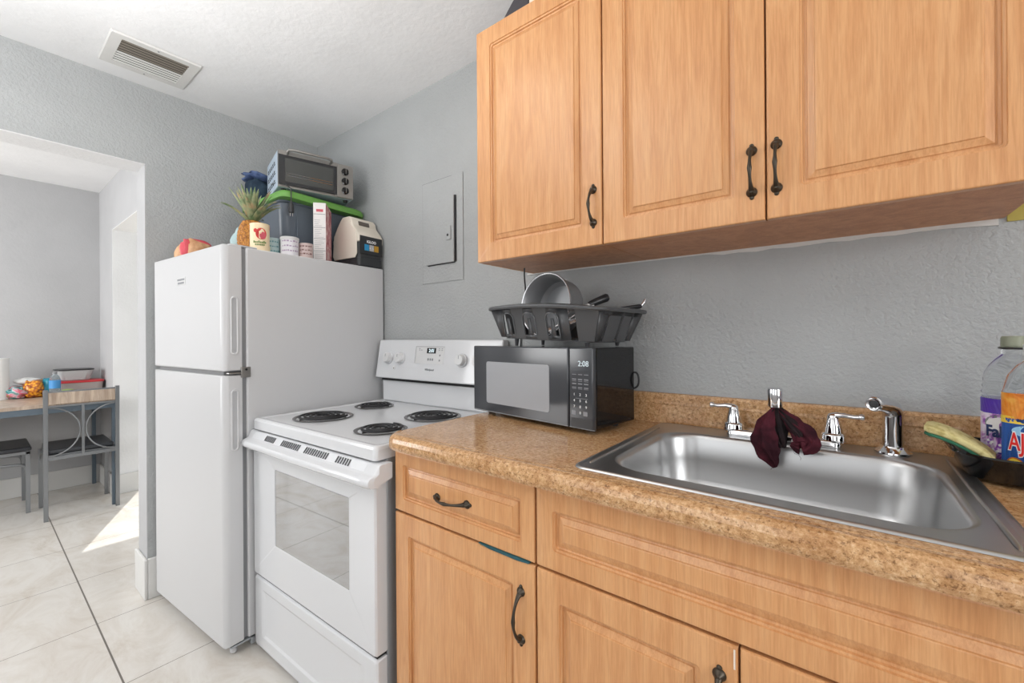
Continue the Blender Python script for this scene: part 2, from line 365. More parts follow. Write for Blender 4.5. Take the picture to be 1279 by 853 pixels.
# base cabinets
YB = -0.590; CT, CB = 0.929, 0.889
b1 = thing('base_cabinet', 'maple base cabinet with one drawer over one door, beside the range', 'cabinet', group='base cabinets under the countertop')
carcass(-0.990, -0.5145, YB + .020, -0.003, 0.10, CB, b1, WOOD)
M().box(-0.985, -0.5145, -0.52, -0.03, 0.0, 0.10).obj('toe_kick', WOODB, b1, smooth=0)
d = panel_door(-0.9905, -0.5175, 0.714, 0.878, YB, name='drawer', parent=b1, border=0.034); pull(d, (-.815, YB, .786), (-.715, YB, .792), h=.024)
d = panel_door(-0.9905, -0.5175, 0.115, 0.708, YB, parent=b1); pull(d, (-.553, YB, .640), (-.553, YB, .541), h=.026)
b2 = thing('base_cabinet', 'wide maple sink base cabinet with false drawer front and two doors', 'cabinet', group='base cabinets under the countertop')
SX1 = 0.262
M().box(-0.5125, SX1, YB + .020, YB + .036, 0.10, CB).box(-0.5125, -0.4965, YB + .036, -0.003, 0.10, CB).box(SX1 - .016, SX1, YB + .036, -0.003, 0.10, CB).box(-.4965, SX1 - .016, YB + .036, -.003, .10, .116).obj('body', WOOD, b2, smooth=0)
M().box(-0.5125, SX1, -0.52, -0.03, 0.0, 0.10).obj('toe_kick', WOODB, b2, smooth=0)
panel_door(-0.5120, SX1, 0.714, 0.878, YB, name='false_drawer_front', parent=b2, border=0.040)
d = panel_door(-0.5120, -0.1335, 0.115, 0.708, YB, parent=b2); pull(d, (-.160, YB, .652), (-.160, YB, .553), h=.026)
M().box(-.1395, -.137, YB - .0006, YB + .001, .672, .703).obj('chipped_edge', CARD, d, smooth=0)
d = panel_door(-0.1305, SX1, 0.115, 0.708, YB, parent=b2); pull(d, (-.100, YB, .652), (-.100, YB, .553), h=.026)
b3 = thing('base_cabinet', 'maple base cabinet at the right end beyond the sink', 'cabinet', group='base cabinets under the countertop')
carcass(0.264, 0.80, YB + .020, -0.003, 0.10, CB, b3, WOOD)
M().box(0.264, 0.80, -0.52, -0.03, 0.0, 0.10).obj('toe_kick', WOODB, b3, smooth=0)
panel_door(0.265, 0.80, 0.714, 0.878, YB, name='drawer', parent=b3, border=0.034)
panel_door(0.265, 0.80, 0.115, 0.708, YB, parent=b3)
TEAL = mat('teal_cloth', (38, 84, 92), 0.8)
q = M().prism([(-.675, .7125), (-.640, .7085), (-.560, .7075), (-.530, .7100), (-.530, .7135), (-.675, .7135)], 'y', YB - .003, YB + .0185)
o = q.obj('dish_cloth', TEAL, bevel=0.001); tag(o, 'teal cloth edge poking out beneath the drawer front', 'cloth')

# ------------------------------------------------------------------ countertop
ct = thing('countertop', 'speckled brown laminate countertop running under the microwave and sink', 'countertop')
YN = -0.6306
prof = [(-0.56, CB + .004), (YN + .012, CB), (YN + .004, CB + .003), (YN, CB + .012), (YN, CT - .016), (YN + .003, CT - .006), (YN + .010, CT - .001), (YN + .018, CT + .0015), (YN + .026, CT + .001),
        (YN + .033, CT - .001), (YN + .04, CT), (-0.56, CT)]
q = M()
SXa, SXb, SYa, SYb = -.425, .178, -.562, -.040
LE = -0.992
# front strip, its left end rounded
L = []
for x, inset in ((LE, .045), (LE + .004, .028), (LE + .012, .014), (LE + .024, .005), (LE + .045, 0), (0.8, 0)):
    L.append([(x, y + (inset if y < -.565 else 0) * (1 if i < 8 else .8 if i < 11 else 0), z) for i, (y, z) in enumerate(prof)])
q.loops(L)
q.box(LE, SXa, -0.56, -0.02, CB + .004, CT); q.box(SXb, 0.8, -0.56, -0.02, CB + .004, CT); q.box(SXa, SXb, SYb, -0.02, CB + .004, CT)
q.obj('top', GRAN, ct, smooth=35)
q = M(); L = []
pb = [(-0.0195, CT - .01), (-0.0195, CT + .055), (-0.021, CT + .060), (-0.0195, CT + .066), (-0.0195, CT + .083), (-0.016, CT + .089), (-0.001, CT + .090), (-0.001, CT - .01)]
q.prism(pb, 'x', LE, 0.8); q.obj('backsplash', GRAN, ct, smooth=35)

# ------------------------------------------------------------------ sink
sk = thing('sink', 'drop-in stainless steel single bowl sink in the brown counter', 'sink', (0, 0, CT))
def sl(x0, x1, y0, y1, rad, z, n=10): return [(x, y, z) for x, y in rr(x0, x1, y0, y1, rad, n)]
X0, X1, Y0, Y1 = -.437, .188, -.574, -.030
BX0, BX1, BY0, BY1 = -.392, .148, -.532, -.122
q = M(); L = [sl(X0, X1, Y0, Y1, .026, .0006), sl(X0 + .001, X1 - .001, Y0 + .001, Y1 - .001, .026, .003), sl(X0 + .006, X1 - .006, Y0 + .006, Y1 - .006, .024, .0052), sl(X0 + .013, X1 - .013, Y0 + .010, Y1 - .010, .022, .0038)]
q.loops(L, False, False)
inner = L[-1]; bas = sl(BX0, BX1, BY0, BY1, .085, .0036)
q.loops([inner, bas], False, False); q.obj('rim', STEEL, sk, smooth=50, flat=False)
q = M(); L = []
for off, z, rad in ((0, .0036, .085), (.003, .0030, .085), (.0075, -.001, .084), (.011, -.010, .083), (.016, -.06, .082), (.022, -.11, .080), (.030, -.128, .076), (.045, -.142, .066), (.07, -.149, .05), (.12, -.153, .04), (.17, -.155, .02)):
    L.append(sl(BX0 + off, BX1 - off, BY0 + off, BY1 - off, rad, z))
q.loops(L, False, True); bowl = q.obj('bowl', STEEL, sk, smooth=60, flat=False)
M().lathe([(.045, .001), (.042, .004), (.034, .002), (.030, -.004), (.001, -.005)], (-.12, -.33, -.155), seg=28).obj('drain', CHROME, bowl)
for x, y0, y1 in ((-.414, -.53, -.12), (.164, -.54, -.06)):
    q = M(); q.tube([(x, y0 - .006, .0030), (x, y0, .0048), (x, (y0 + y1) / 2, .0048), (x, y1, .0048), (x, y1 + .006, .0030)], [.0015, .0032, .0032, .0032, .0015], 10); q.obj('ridge', STEEL, sk)

# ------------------------------------------------------------------ faucet
fa = thing('faucet', 'chrome two-handle kitchen faucet at the back of the sink', 'faucet', (-.130, -.074, CT + .0045))
q = M(); L = []
for off, z in ((0, 0), (0, .010), (.002, .0145), (.006, .0165)): L.append([(x, y, z) for x, y in rr(-.118 + off, .122 - off, -.026 + off, .026 - off, .016, 5)])
q.loops(L); q.obj('base_plate', CHROME, fa)
for s in (-1, 1):
    cx = s * .104 + .002
    q = M(); q.lathe([(.025, .0), (.025, .014), (.023, .018), (.0190, .020), (.0178, .030), (.0150, .042), (.0125, .052), (.0110, .058), (.008, .063), (.001, .066)], (cx, 0, .012), seg=24)
    q.tube([(cx, 0, .062), (cx + s * .006, -.001, .0725), (cx + s * .019, -.002, .0735), (cx + s * .038, -.004, .0715), (cx + s * .049, -.005, .0725)], [.010, .0075, .0055, .0048, .0050], 12)
    q.lathe([(.001, -.007), (.006, -.0045), (.0075, 0), (.006, .0045), (.001, .007)], (cx + s * .052, -.005, .073), (1, 0, 0), 14)
    q.obj('handle', CHROME, fa)
q = M(); q.lathe([(.021, 0), (.019, .012), (.016, .02)], (0, 0, .014), seg=20)
q.tube([(0, 0, .02), (0, -.004, .045), (0, -.018, .068), (.002, -.05, .090), (.004, -.085, .106), (.004, -.112, .114)], [.015, .0135, .012, .0112, .0108, .0105], 14)
q.obj('spout', CHROME, fa)
M().lathe([(.0105, -.030), (.0145, -.026), (.0150, .012), (.0138, .0155), (.001, .0158)], (.004, -.118, .124), (0, -.10, 1), 20).obj('spout_tip', CHROME, fa)

sp = thing('side_sprayer', 'chrome pull-out sprayer standing right of the faucet', 'sprayer', (.081, -.066, CT + .0045))
M().lathe([(.032, 0), (.0315, .003), (.026, .007), (.0215, .011), (.0195, .015)], seg=28).obj('base', CHROME, sp)
q = M(); q.tube([(0, 0, .010), (0, 0, .05), (0, 0, .080), (-.001, -.003, .092), (-.006, -.014, .102), (-.014, -.028, .1075), (-.026, -.050, .111), (-.032, -.060, .1115)], [.0190, .0178, .0180, .0188, .0182, .0168, .0162, .0158], 22); q.obj('spray_head', CHROME, sp)
dv = Vector((-.45, -.84, -.03)).normalized()
M().lathe([(.0158, 0), (.0158, .004), (.0135, .0060), (.0110, .0048), (.001, .0048)], Vector((-.032, -.060, .1115)), dv, 20).obj('nozzle', CHROME, sp)
M().lathe([(.0085, .0048), (.0085, .0056), (.001, .0058)], Vector((-.032, -.060, .1115)), dv, 20).obj('nozzle_face', BLACKP, sp)

# maroon rag hung over the spout
def clothmat(name, c1, c2, sc=60):
    m_ = mat(name, c1, 0.9, spec=0.15); v = coords(m_); setc(m_, ramp(m_, noise(m_, v, sc * .3, 4), [(0.4, c1), (0.62, c2)])); bump(m_, noise(m_, v, sc * 6, 2), 0.5, 0.001); return m_
MAROON = clothmat('maroon_cloth', (48, 22, 29), (84, 36, 46)); BLKC = clothmat('black_cloth', (30, 26, 28), (44, 34, 36))
rg = thing('dish_rag', 'maroon and black rag draped over the faucet spout', 'rag', (0, 0, 0))
def lobe(axis, radii, name, mat_, k=7, amp=.22, flat=.5, ph=0., seg=56):
    q = M(); L = []; n = len(axis)
    for i, (p, ra) in enumerate(zip(axis, radii)):
        p = Vector(p); ring = []
        tdir = (Vector(axis[min(i + 1, n - 1)]) - Vector(axis[max(0, i - 1)])).normalized()
        e1 = Vector((1, 0, 0)); e1 = (e1 - tdir * e1.dot(tdir)); e1 = e1.normalized() if e1.length > .2 else Vector((0, 0, 1)); e2 = tdir.cross(e1)
        for j in range(seg):
            a = 2 * PI * j / seg; rrr = ra * (1 + amp * math.sin(k * a + ph + i * .25) + amp * .5 * math.sin((k + 5) * a + i * .5 + ph * 2) + .12 * math.sin(2 * a + i))
            ring.append(p + e1 * math.cos(a) * rrr + e2 * math.sin(a) * rrr * flat)
        L.append(ring)
    q.loops(L); return q.obj(name, mat_, rg, smooth=80)
def smoothpts(P, n):
    P = [Vector(p) for p in P]; out = []
    for i in range(n):
        t_ = i / (n - 1) * (len(P) - 1); k = min(int(t_), len(P) - 2); s_ = t_ - k
        p0, p1, p2, p3 = P[max(k - 1, 0)], P[k], P[k + 1], P[min(k + 2, len(P) - 1)]
        out.append(0.5 * ((2 * p1) + (-p0 + p2) * s_ + (2 * p0 - 5 * p1 + 4 * p2 - p3) * s_ ** 2 + (-p0 + 3 * p1 - 3 * p2 + p3) * s_ ** 3))
    return out
def sm1(V, n): return [p.x for p in smoothpts([(v, 0, 0) for v in V], n)]
lobe(smoothpts([(-.127, -.168, 1.022), (-.137, -.174, 1.000), (-.144, -.180, .968), (-.144, -.184, .936), (-.136, -.184, .910), (-.128, -.182, .890)], 30), sm1([.006, .014, .022, .023, .015, .004], 30), 'left_fold', MAROON, 6, .24, .65)
lobe(smoothpts([(-.122, -.168, 1.020), (-.109, -.170, 1.008), (-.092, -.174, .992), (-.072, -.178, .970), (-.066, -.18, .955), (-.078, -.182, .944), (-.098, -.182, .948)], 30), sm1([.006, .011, .015, .019, .018, .014, .004], 30), 'right_fold', MAROON, 7, .24, .7, 1.3)
lobe(smoothpts([(-.125, -.166, 1.026), (-.124, -.172, 1.00), (-.120, -.176, .968), (-.114, -.176, .936)], 16), sm1([.009, .013, .014, .006], 16), 'inner_fold', BLKC, 5, .26, .8)
lobe(smoothpts([(-.118, -.170, 1.018), (-.105, -.176, 1.004), (-.088, -.184, .984), (-.078, -.188, .966)], 16), sm1([.005, .009, .010, .004], 16), 'dark_stripe', BLKC, 5, .25, .7, .7)
q = M(); q.tube([(-.092, -.19, .936), (-.090, -.191, .930), (-.082, -.191, .928), (-.078, -.191, .922), (-.079, -.191, .917)], .0004, 6); q.obj('loose_thread', MAROON, rg)
q = M(); q.tube([(-.130, -.186, .893), (-.134, -.187, .888), (-.136, -.187, .885)], .0004, 6); q.obj('loose_thread', MAROON, rg)

# ------------------------------------------------------------------ electric range
sv = thing('range', 'white electric coil range between the fridge and the base cabinets', 'range', (-1.7805, -0.6429, 0), 0.031)
SW, SD, SH = 0.7565, 0.612, 0.8897
q = M().box(.004, SW - .004, .03, SD, 0.03, SH - .04); q.obj('body', STEELSIDE, sv, bevel=.003)
M().box(SW - .0035, SW - .0005, .075, SD - .01, .05, SH - .05).obj('side_panel', STEELSIDE, sv, bevel=.001)
for x in (.05, SW - .05):
    for y in (.08, .55): M().lathe([(.014, 0), (.014, .012), (.007, .014), (.007, .032)], (x, y, 0), seg=12).obj('foot', DARK, sv)
q = M(); L = []
def sq(off, z, rad=.012): return [(x, y, z) for x, y in rr(-.001 + off, SW + .001 - off, -.012 + off, SD - off, rad, 4)]
q.loops([sq(.004, SH - .042), sq(0, SH - .040), sq(0, SH - .010), sq(.003, SH - .003), sq(.010, SH, .010), sq(.022, SH - .0015), sq(.028, SH - .0035)])
q.obj('cooktop', ENAMEL, sv, smooth=50)
# riser and backguard
q = M().box(.012, SW - .012, .578, SD, SH - .004, SH + .10); q.obj('riser', ENAMEL, sv, bevel=.008, bseg=3)
M().box(.02, SW - .02, .570, SD, SH + .098, SH + .114).obj('riser_gap', DARK, sv, smooth=0)
q = M(); q.prism([(.547, 1.0), (.577, 1.182), (SD, 1.182), (SD, 1.0)], 'x', -.004, SW + .004); bgd = q.obj('backguard', ENAMEL, sv, bevel=.006, bseg=3)
sl_ = math.atan2(.030, .182)           # lean of the control face
def bgp(a, z, out=0.0): return (a, .547 + (z - 1.0) / .182 * .030 - out * math.cos(sl_), z + out * math.sin(sl_))
nrm = Vector((0, -math.cos(sl_), math.sin(sl_)))
frot = (PI / 2 - sl_, 0, 0)
for a in (.086, .172, .558, .650):
    kb = M().lathe([(.0285, 0), (.0285, .004), (.027, .006)], bgp(a, 1.096, .0005), nrm, 28).obj('knob', ENAMEL, sv)
    M().lathe([(.0235, .006), (.0225, .022), (.020, .025), (.001, .0255)], bgp(a, 1.096, .0), nrm, 28).obj('knob_dial', WPLAST, kb)
    p = Vector(bgp(a, 1.096, .0262)); M().box(-.0012, .0012, -.0003, .0003, .004, .017).obj('knob_mark', GREYINK, kb, loc=tuple(p), rot=(-sl_, 0, 0), smooth=0)
M().lathe([(.011, 0), (.0105, .001), (.001, .0012)], bgp(.129, 1.052, .0003), nrm, 20).obj('indicator_plate', WPLAST, sv)
M().lathe([(.0028, 0), (.002, .002), (.001, .0021)], bgp(.129, 1.049, .0010), nrm, 12).obj('indicator_light', DARK, sv)
pl = M().box(-.105, .075, -.0008, .0008, -.036, .040).obj('control_panel', WPLAST, sv, loc=bgp(.375, 1.112, .0005), rot=(-sl_, 0, 0), smooth=0)
q = M(); q.box(-.105, .075, -.0014, -.0006, .039, .0405).box(-.1055, -.104, -.0014, -.0006, -.034, .0405); q.obj('panel_outline', GREYINK, pl, smooth=0)
M().box(-.032, .024, -.0018, -.0006, .010, .034).obj('display', DARK, pl, smooth=0)
text('display_digits', '2:01', .021, LED, pl, (-.002, -.0019, .0215), (PI / 2, 0, 0), bold=.0003)
q = M()
for x in (-.085, -.072, .040, .057): q.box(x, x + .009, -.0012, -.0007, .023, .0255)
for x in (-.085, .040, .057): q.box(x, x + .008, -.0012, -.0007, .030, .0325)
for x in (-.024, -.010, .003): q.box(x, x + .0085, -.0012, -.0007, -.022, -.012)
for z in (-.002, -.024): q.box(.047, .054, -.0012, -.0007, z, z + .008)
q.obj('button_print', GREYINK, pl, smooth=0)
text('brand_lettering', 'Whirlpool', .0135, GREYINK, sv, bgp(.368, 1.050, .0010), frot, shear=.25)

def burner(a, b, rad):
    t_ = M(); prof = [(rad, .0012), (rad + .001, .0032), (rad - .003, .0042), (rad - .008, .0030), (rad - .013, -.001), (rad - .05 if rad > .09 else rad * .5, -.010 + .006), (.01, -.005 + .001)]
    pan = t_.lathe(prof, (a, b, SH - .0035 + .0005), seg=44, cap0=False).obj('drip_pan', DPAN, sv)
    q = M(); pts = []; turns = 4 if rad > .09 else 3.2; n = int(turns * 36); r0, r1 = .018, rad - .015
    for i in range(n + 1):
        th = 2 * PI * turns * i / n; ra = r0 + (r1 - r0) * i / n; pts.append((a + ra * math.cos(th + .6), b + ra * math.sin(th + .6), SH + .0045))
    q.tube(pts, .0042, 8)
    cl = q.obj('coil', COIL, pan)
    q = M()
    for k in range(3):
        an = k * 2 * PI / 3 + .5; q.box(.012, r1, -.0011, .0011, -.004, .0008)
        q.v[-8:] = [tuple(Matrix.Translation((a, b, SH + .001)) @ Matrix.Rotation(an, 4, 'Z') @ Vector(v)) for v in q.v[-8:]]
    q.obj('coil_support', DPAN, pan, smooth=0)
for a, b, rad in ((.199, .160, .108), (.144, .434, .084), (.545, .408, .108), (.573, .146, .086)): burner(a, b, rad)

# oven door with handle
dr = M(); wa, wb, wz0, wz1 = .170, .630, .445, .722
def ring(x0, x1, z0, z1, y, rad): return [(x, y, z) for x, z in rr(x0, x1, z0, z1, rad, 4)]
dr.loops([ring(.004, SW - .004, .302, .800, .030, .004), ring(.002, SW - .002, .300, .802, .026, .004), ring(.002, SW - .002, .300, .802, -.006, .006), ring(.006, SW - .006, .304, .798, -.012, .006), ring(.012, SW - .012, .310, .792, -.012, .006),
          ring(wa, wb, wz0, wz1, -.012, .004), ring(wa + .002, wb - .002, wz0 + .002, wz1 - .002, -.0100, .004)], True, True)
OW = mat('oven_glass', (196, 198, 201), 0.03, metal=.92)
door = dr.obj('oven_door', ENAMEL, sv, smooth=40)
M().loops([ring(wa + .002, wb - .002, wz0 + .002, wz1 - .002, -.0096, .003), ring(wa + .002, wb - .002, wz0 + .002, wz1 - .002, -.0112, .003)]).obj('window', OW, door, smooth=0)
q = M()
pf = [(-.012, .790), (-.030, .782), (-.044, .784), (-.053, .792), (-.055, .802), (-.050, .811), (-.036, .816), (-.028, .820), (-.014, .840), (-.008, .843), (.028, .843), (.028, .800)]
L = []
for x, k in ((-.013, .60), (-.011, .85), (-.004, .96), (.03, 1), (SW / 2, 1.08), (SW - .03, 1), (SW + .012, .98), (SW + .020, .9), (SW + .024, .60)):
    L.append([(x, (y * k if y < -.02 else y), z) for y, z in pf])
q.loops(L); hd = q.obj('handle', ENAMEL, door, smooth=45, bevel=0)
for x0, n in ((.130, 6), (.250, 10), (.405, 11), (.585, 6)):
    q = M()
    for k in range(n):
        x = x0 + k * .0125; f0 = 1.08 - .08 * abs(x - SW / 2) / (SW / 2 - .03); ya, yb_ = -.0165 * 1, -.0275 * f0
        if ya > -.02: ya *= 1
        q.add([(x, ya, .8385), (x + .0040, ya, .8385), (x + .0040, yb_, .8225), (x, yb_, .8225), (x, ya - .0016, .8397), (x + .0040, ya - .0016, .8397), (x + .0040, yb_ - .0016, .8237), (x, yb_ - .0016, .8237)],
              [(0, 1, 2, 3), (4, 5, 6, 7), (0, 1, 5, 4), (1, 2, 6, 5), (2, 3, 7, 6), (3, 0, 4, 7)])
    q.obj('vent_slots', mat('vent_slot_grey', (78, 78, 80), .7), door, smooth=0)
# storage drawer
q = M(); q.loops([ring(.006, SW - .006, .030, .286, .030, .004), ring(.002, SW - .002, .026, .290, .026, .004), ring(.002, SW - .002, .026, .290, -.003, .006), ring(.007, SW - .007, .031, .285, -.010, .006), ring(.012, SW - .012, .036, .280, -.010, .006), ring(.056, SW - .056, .071, .256, -.010, .01),
                  ring(.06, SW - .06, .075, .252, -.010, .01), ring(.075, SW - .075, .085, .243, -.0065, .01), ring(.09, SW - .09, .1, .225, -.0060, .01)])
q.obj('storage_drawer', ENAMEL, sv, smooth=50)
M().box(.01, SW - .01, -.002, .03, .288, .302).obj('drawer_gap', DARK, sv, smooth=0)

# ------------------------------------------------------------------ refrigerator
fg = thing('refrigerator', 'white top-freezer refrigerator in the corner left of the range', 'refrigerator', (-2.468, -.805, 0), .0803)
FW, FD, FH = .678, .745, 1.543
M().box(.022, FW, .083, FD, .045, FH).obj('body', FRIDGE, fg, bevel=.006, bseg=3)
def fdoor(z0, z1, name, hz0, hz1):
    q = M(); R_ = .022
    pts = [(0.0, .066), (0.0, .010), (.004, .003), (.010, 0)]
    pts += [(FW - R_ + R_ * math.sin(R(a)), R_ - R_ * math.cos(R(a))) for a in range(0, 91, 9)]
    pts += [(FW, .066)]
    def lay(z, ins): return [(min(max(x, ins), FW - ins), max(y, ins), z) for x, y in pts]
    q.loops([lay(z0, .005), lay(z0 + .0015, .0015), lay(z0 + .005, 0), lay(z1 - .005, 0), lay(z1 - .0015, .0015), lay(z1, .005)])
    o = q.obj(name, FRIDGE, fg, smooth=35)
    # recessed side grip
    q = M(); c = .040
    def ov(off, x, w_=.0115): return [(x, y, z) for y, z in rr(c - w_ + off, c + w_ - off, hz0 + off, hz1 - off, w_ - off - .0003, 7)]
    q.loops([ov(-.003, FW - .0005), ov(-.0025, FW + .0025), ov(0, FW + .004), ov(.003, FW + .003), ov(.0045, FW + .0006)], False, False)
    h = q.obj('handle', FRIDGE, o, smooth=60)
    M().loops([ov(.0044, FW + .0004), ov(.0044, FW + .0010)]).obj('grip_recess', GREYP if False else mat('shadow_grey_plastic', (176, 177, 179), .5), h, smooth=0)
    return o
fz = fdoor(1.072, FH + .001, 'freezer_door', 1.135, 1.350)
fd_ = fdoor(.046, 1.056, 'refrigerator_door', .775, 1.000)
M().box(.006, FW - .008, .0665, .083, .05, FH - .004).obj('door_gasket', GREYP, fg, smooth=0)
q = M().box(.03, .655, .012, .075, 1.0565, 1.0715); q.obj('door_gap', mat('hinge_grey', (120, 120, 121), .5), fg, smooth=0)
hg = M().box(.600, FW + .004, .018, .085, 1.0600, 1.0655).box(FW, FW + .005, .060, .095, 1.045, 1.085).obj('middle_hinge', mat('hinge_metal', (150, 148, 144), .3, metal=.8), fg, bevel=.001)
M().lathe([(.004, 0), (.004, .003)], (FW + .005, .078, 1.075), (1, 0, 0), 10).obj('hinge_screw', DARK, hg)
M().box(.60, FW - .01, .03, .13, FH + .0012, FH + .008).obj('hinge_cover', FRIDGE, fg, bevel=.003)
q = M().box(.590, FW - .004, .022, .11, .034, .041).box(.655, FW - .004, .095, .11, .012, .041); q.obj('bottom_hinge', STEELSIDE, fg, bevel=.001)
for x in (.05, FW - .05):
    M().lathe([(.016, 0), (.016, .014), (.007, .016), (.007, .046)], (x, .16, 0), seg=14).obj('foot', GREYP, fg)
M().lathe([(.012, 0), (.013, .006), (.008, .02), (.008, .05)], (FW - .035, .045, .004), seg=12).obj('hinge_foot', FRIDGE, fg)
for x in (.05, FW - .05): M().lathe([(.016, 0), (.016, .05)], (x, .70, 0), seg=14).obj('foot', GREYP, fg)
bd = M().box(.268, .348, -.0018, .0, 1.417, 1.449).obj('badge', WPLAST, fz, bevel=.0008)
M().box(.272, .344, -.0022, -.0017, 1.435, 1.443).obj('badge_line', GREYINK, bd, smooth=0)
M().box(.276, .340, -.0022, -.0017, 1.421, 1.429).obj('badge_line', GREYINK, bd, smooth=0)

# ------------------------------------------------------------------ things on top of the refrigerator
FO = Vector((-2.468, -.805, 0)); ca, sa = math.cos(.0803), math.sin(.0803)
def ft(a, b, z=FH + .001): return (FO.x + a * ca - b * sa, FO.y + a * sa + b * ca, z)
FRZ = .0803
TOTE = mat('dark_grey_tote', (92, 100, 110), 0.35, trans=0.0); LIDG = mat('green_lid', (104, 156, 74), 0.4)
tt = thing('storage_tote', 'dark grey storage tote with green lid on the refrigerator', 'storage tote', (-2.266, -.222, FH + .001), 0.02)
q = M(); L = []
for z, hx, hy in ((0, .165, .170), (.004, .168, .173), (.29, .192, .196), (.295, .200, .204), (.315, .200, .204)): L.append([(x, y, z) for x, y in rr(-hx, hx, -hy, hy, .035, 6)])
q.loops(L); body = q.obj('body', TOTE, tt, smooth=40)
q = M()
for y in (-.12, -.04, .04, .12): q.box(.176, .1905, y - .004, y + .004, .03, .27)
q.obj('rib', TOTE, body, bevel=.002)
q = M(); L = []
for z, e in ((.300, .004), (.302, .012), (.318, .014), (.330, .010), (.336, .0), (.335, -.014), (.338, -.03)):
    L.append([(x, y, z - .007 * max(0, (y + .05)) / .2 * (1 if x > 0 else .3) + .004 * math.sin(y * 18)) for x, y in rr(-.200 - e, .242 + e, -.208 - e, .205 + e, .04, 8)])
q.loops(L); q.obj('lid', LIDG, tt, smooth=50)

# toaster oven on the tote: local x = width (left..right of its face), -y = face
OVM = mat('brushed_grey_metal', (150, 148, 144), 0.35, metal=.7); OVB = mat('pale_blue_metal_side', (176, 190, 204), 0.4, metal=.2)
ang = math.atan2(.333, .078)
to = thing('toaster_oven', 'black and silver toaster oven on top of the green tote lid', 'toaster oven', (-2.040, -.446, 1.884), ang)
OWD, OHT, ODP = .345, .178, .255
q = M().box(0, OWD, .004, ODP, .010, OHT); bo = q.obj('body', OVB, to, bevel=.006)
M().box(.001, OWD - .001, -.001, .004, .010, OHT - .001).obj('face_frame', OVM, bo, bevel=.001)
for x in (.03, OWD - .03):
    for y in (.03, ODP - .03): M().lathe([(.010, 0), (.012, .011)], (x, y, 0), seg=12).obj('foot', DARK, to)
q = M()
for rz in (.045, .088, .131):
    for cy in range(5):
        y = .055 + cy * .036
        for kk in (-.006, .006): q.box(-.0012, .0005, y + kk * .6, y + kk * .6 + .020, rz + kk - .0032, rz + kk + .0032)
q.obj('side_vents', DARK, bo, smooth=0)
dg = M().box(.002, .262, -.012, -.0012, .020, OHT - .003).obj('door', BLACKP, to, bevel=.002)
M().box(.002, .262, -.0135, -.012, OHT - .022, OHT - .003).obj('door_trim', OVM, dg, bevel=.0005)
M().box(.030, .245, -.0132, -.0118, .034, OHT - .036).obj('door_glass', mat('smoked_glass', (66, 68, 66), .06, spec=.8), dg, smooth=0)
q = M()
for z in (.062, .074): q.tube([(.036, -.0138, z), (.24, -.0138, z - .001)], .0014, 6)
q.obj('wire_rack', CHROME, dg)
q = M(); q.tube([(.040, -.013, OHT - .016), (.038, -.030, OHT - .010), (.042, -.040, OHT - .006), (.060, -.043, OHT - .004), (.21, -.043, OHT - .004), (.228, -.040, OHT - .006), (.232, -.030, OHT - .010), (.230, -.013, OHT - .016)], .0065, 10)
q.obj('handle', OVM, dg)
cp = M().box(.264, OWD - .002, -.008, -.001, .012, OHT - .002).obj('control_panel', OVM, to, bevel=.001)
for z in (.046, .093, .140):
    k = M().lathe([(.0175, 0), (.0175, .004), (.014, .005), (.0130, .016), (.001, .0165)], (.303, -.008, z), (0, -1, 0), 24).obj('knob', BLACKG, cp)
    M().box(.3020, .3040, -.0253, -.0243, z - .012, z + .012).obj('knob_mark', OVM, k, smooth=0)
q = M(); q.tube(smoothpts([(-.004, .12, .05), (.02, -.012, .02), (.048, -.022, .004), (.052, -.024, -.02), (.052, -.026, -.065)], 18), .0028, 8)
cdd = q.obj('power_cord', BLACKP, to)
pg = M().lathe([(.004, 0), (.009, .006), (.011, .012), (.0125, .03), (.0125, .046), (.010, .050)], (.052, -.026, -.062), (0, 0, -1), 14, sc=(1, .8)).obj('plug', BLACKP, to)
M().box(.046, .048, -.030, -.022, -.128, -.112).box(.056, .058, -.030, -.022, -.128, -.112).obj('prong', CHROME, pg, smooth=0)

NAVY = clothmat('navy_denim', (44, 56, 70), (62, 78, 92), 50)
def blob(c, rad, n=20, m_=14, amp=.12, seed=1, sq_=1.0):
    rnd = random.Random(seed); ph = [(rnd.uniform(1, 4), rnd.uniform(1, 4), rnd.uniform(1, 4), rnd.uniform(0, 6)) for _ in range(5)]
    q = M(); L = []
    for i in range(1, m_):
        th = PI * i / m_; row = []
        for j in range(n):
            a = 2 * PI * j / n; d = Vector((math.sin(th) * math.cos(a), math.sin(th) * math.sin(a), math.cos(th)))
            s_ = 1 + amp * sum(math.sin(p[0] * d.x * 2 + p[1] * d.y * 2 + p[2] * d.z * 2 + p[3]) for p in ph) / 2.2
            d = Vector([math.copysign(abs(k) ** sq_, k) for k in d])
            row.append(Vector(c) + Vector((d.x * rad[0], d.y * rad[1], d.z * rad[2])) * s_)
        L.append(row)
    return q.loops(L)
x, y, z = ft(.19, .315, 1.882)
nb = thing('denim_bundle', 'dark blue folded denim bundle behind the toaster oven', 'folded cloth', (-2.362, -.395, 1.882), .1)
blob((0, 0, .065), (.050, .060, .062), amp=.10, seed=3, sq_=.6).obj('lower_fold', NAVY, nb, smooth=80)
blob((0, 0, .135), (.054, .066, .017), amp=.16, seed=5, sq_=.5).obj('upper_fold', clothmat('blue_denim', (52, 66, 100), (96, 112, 146), 50), nb, smooth=80)

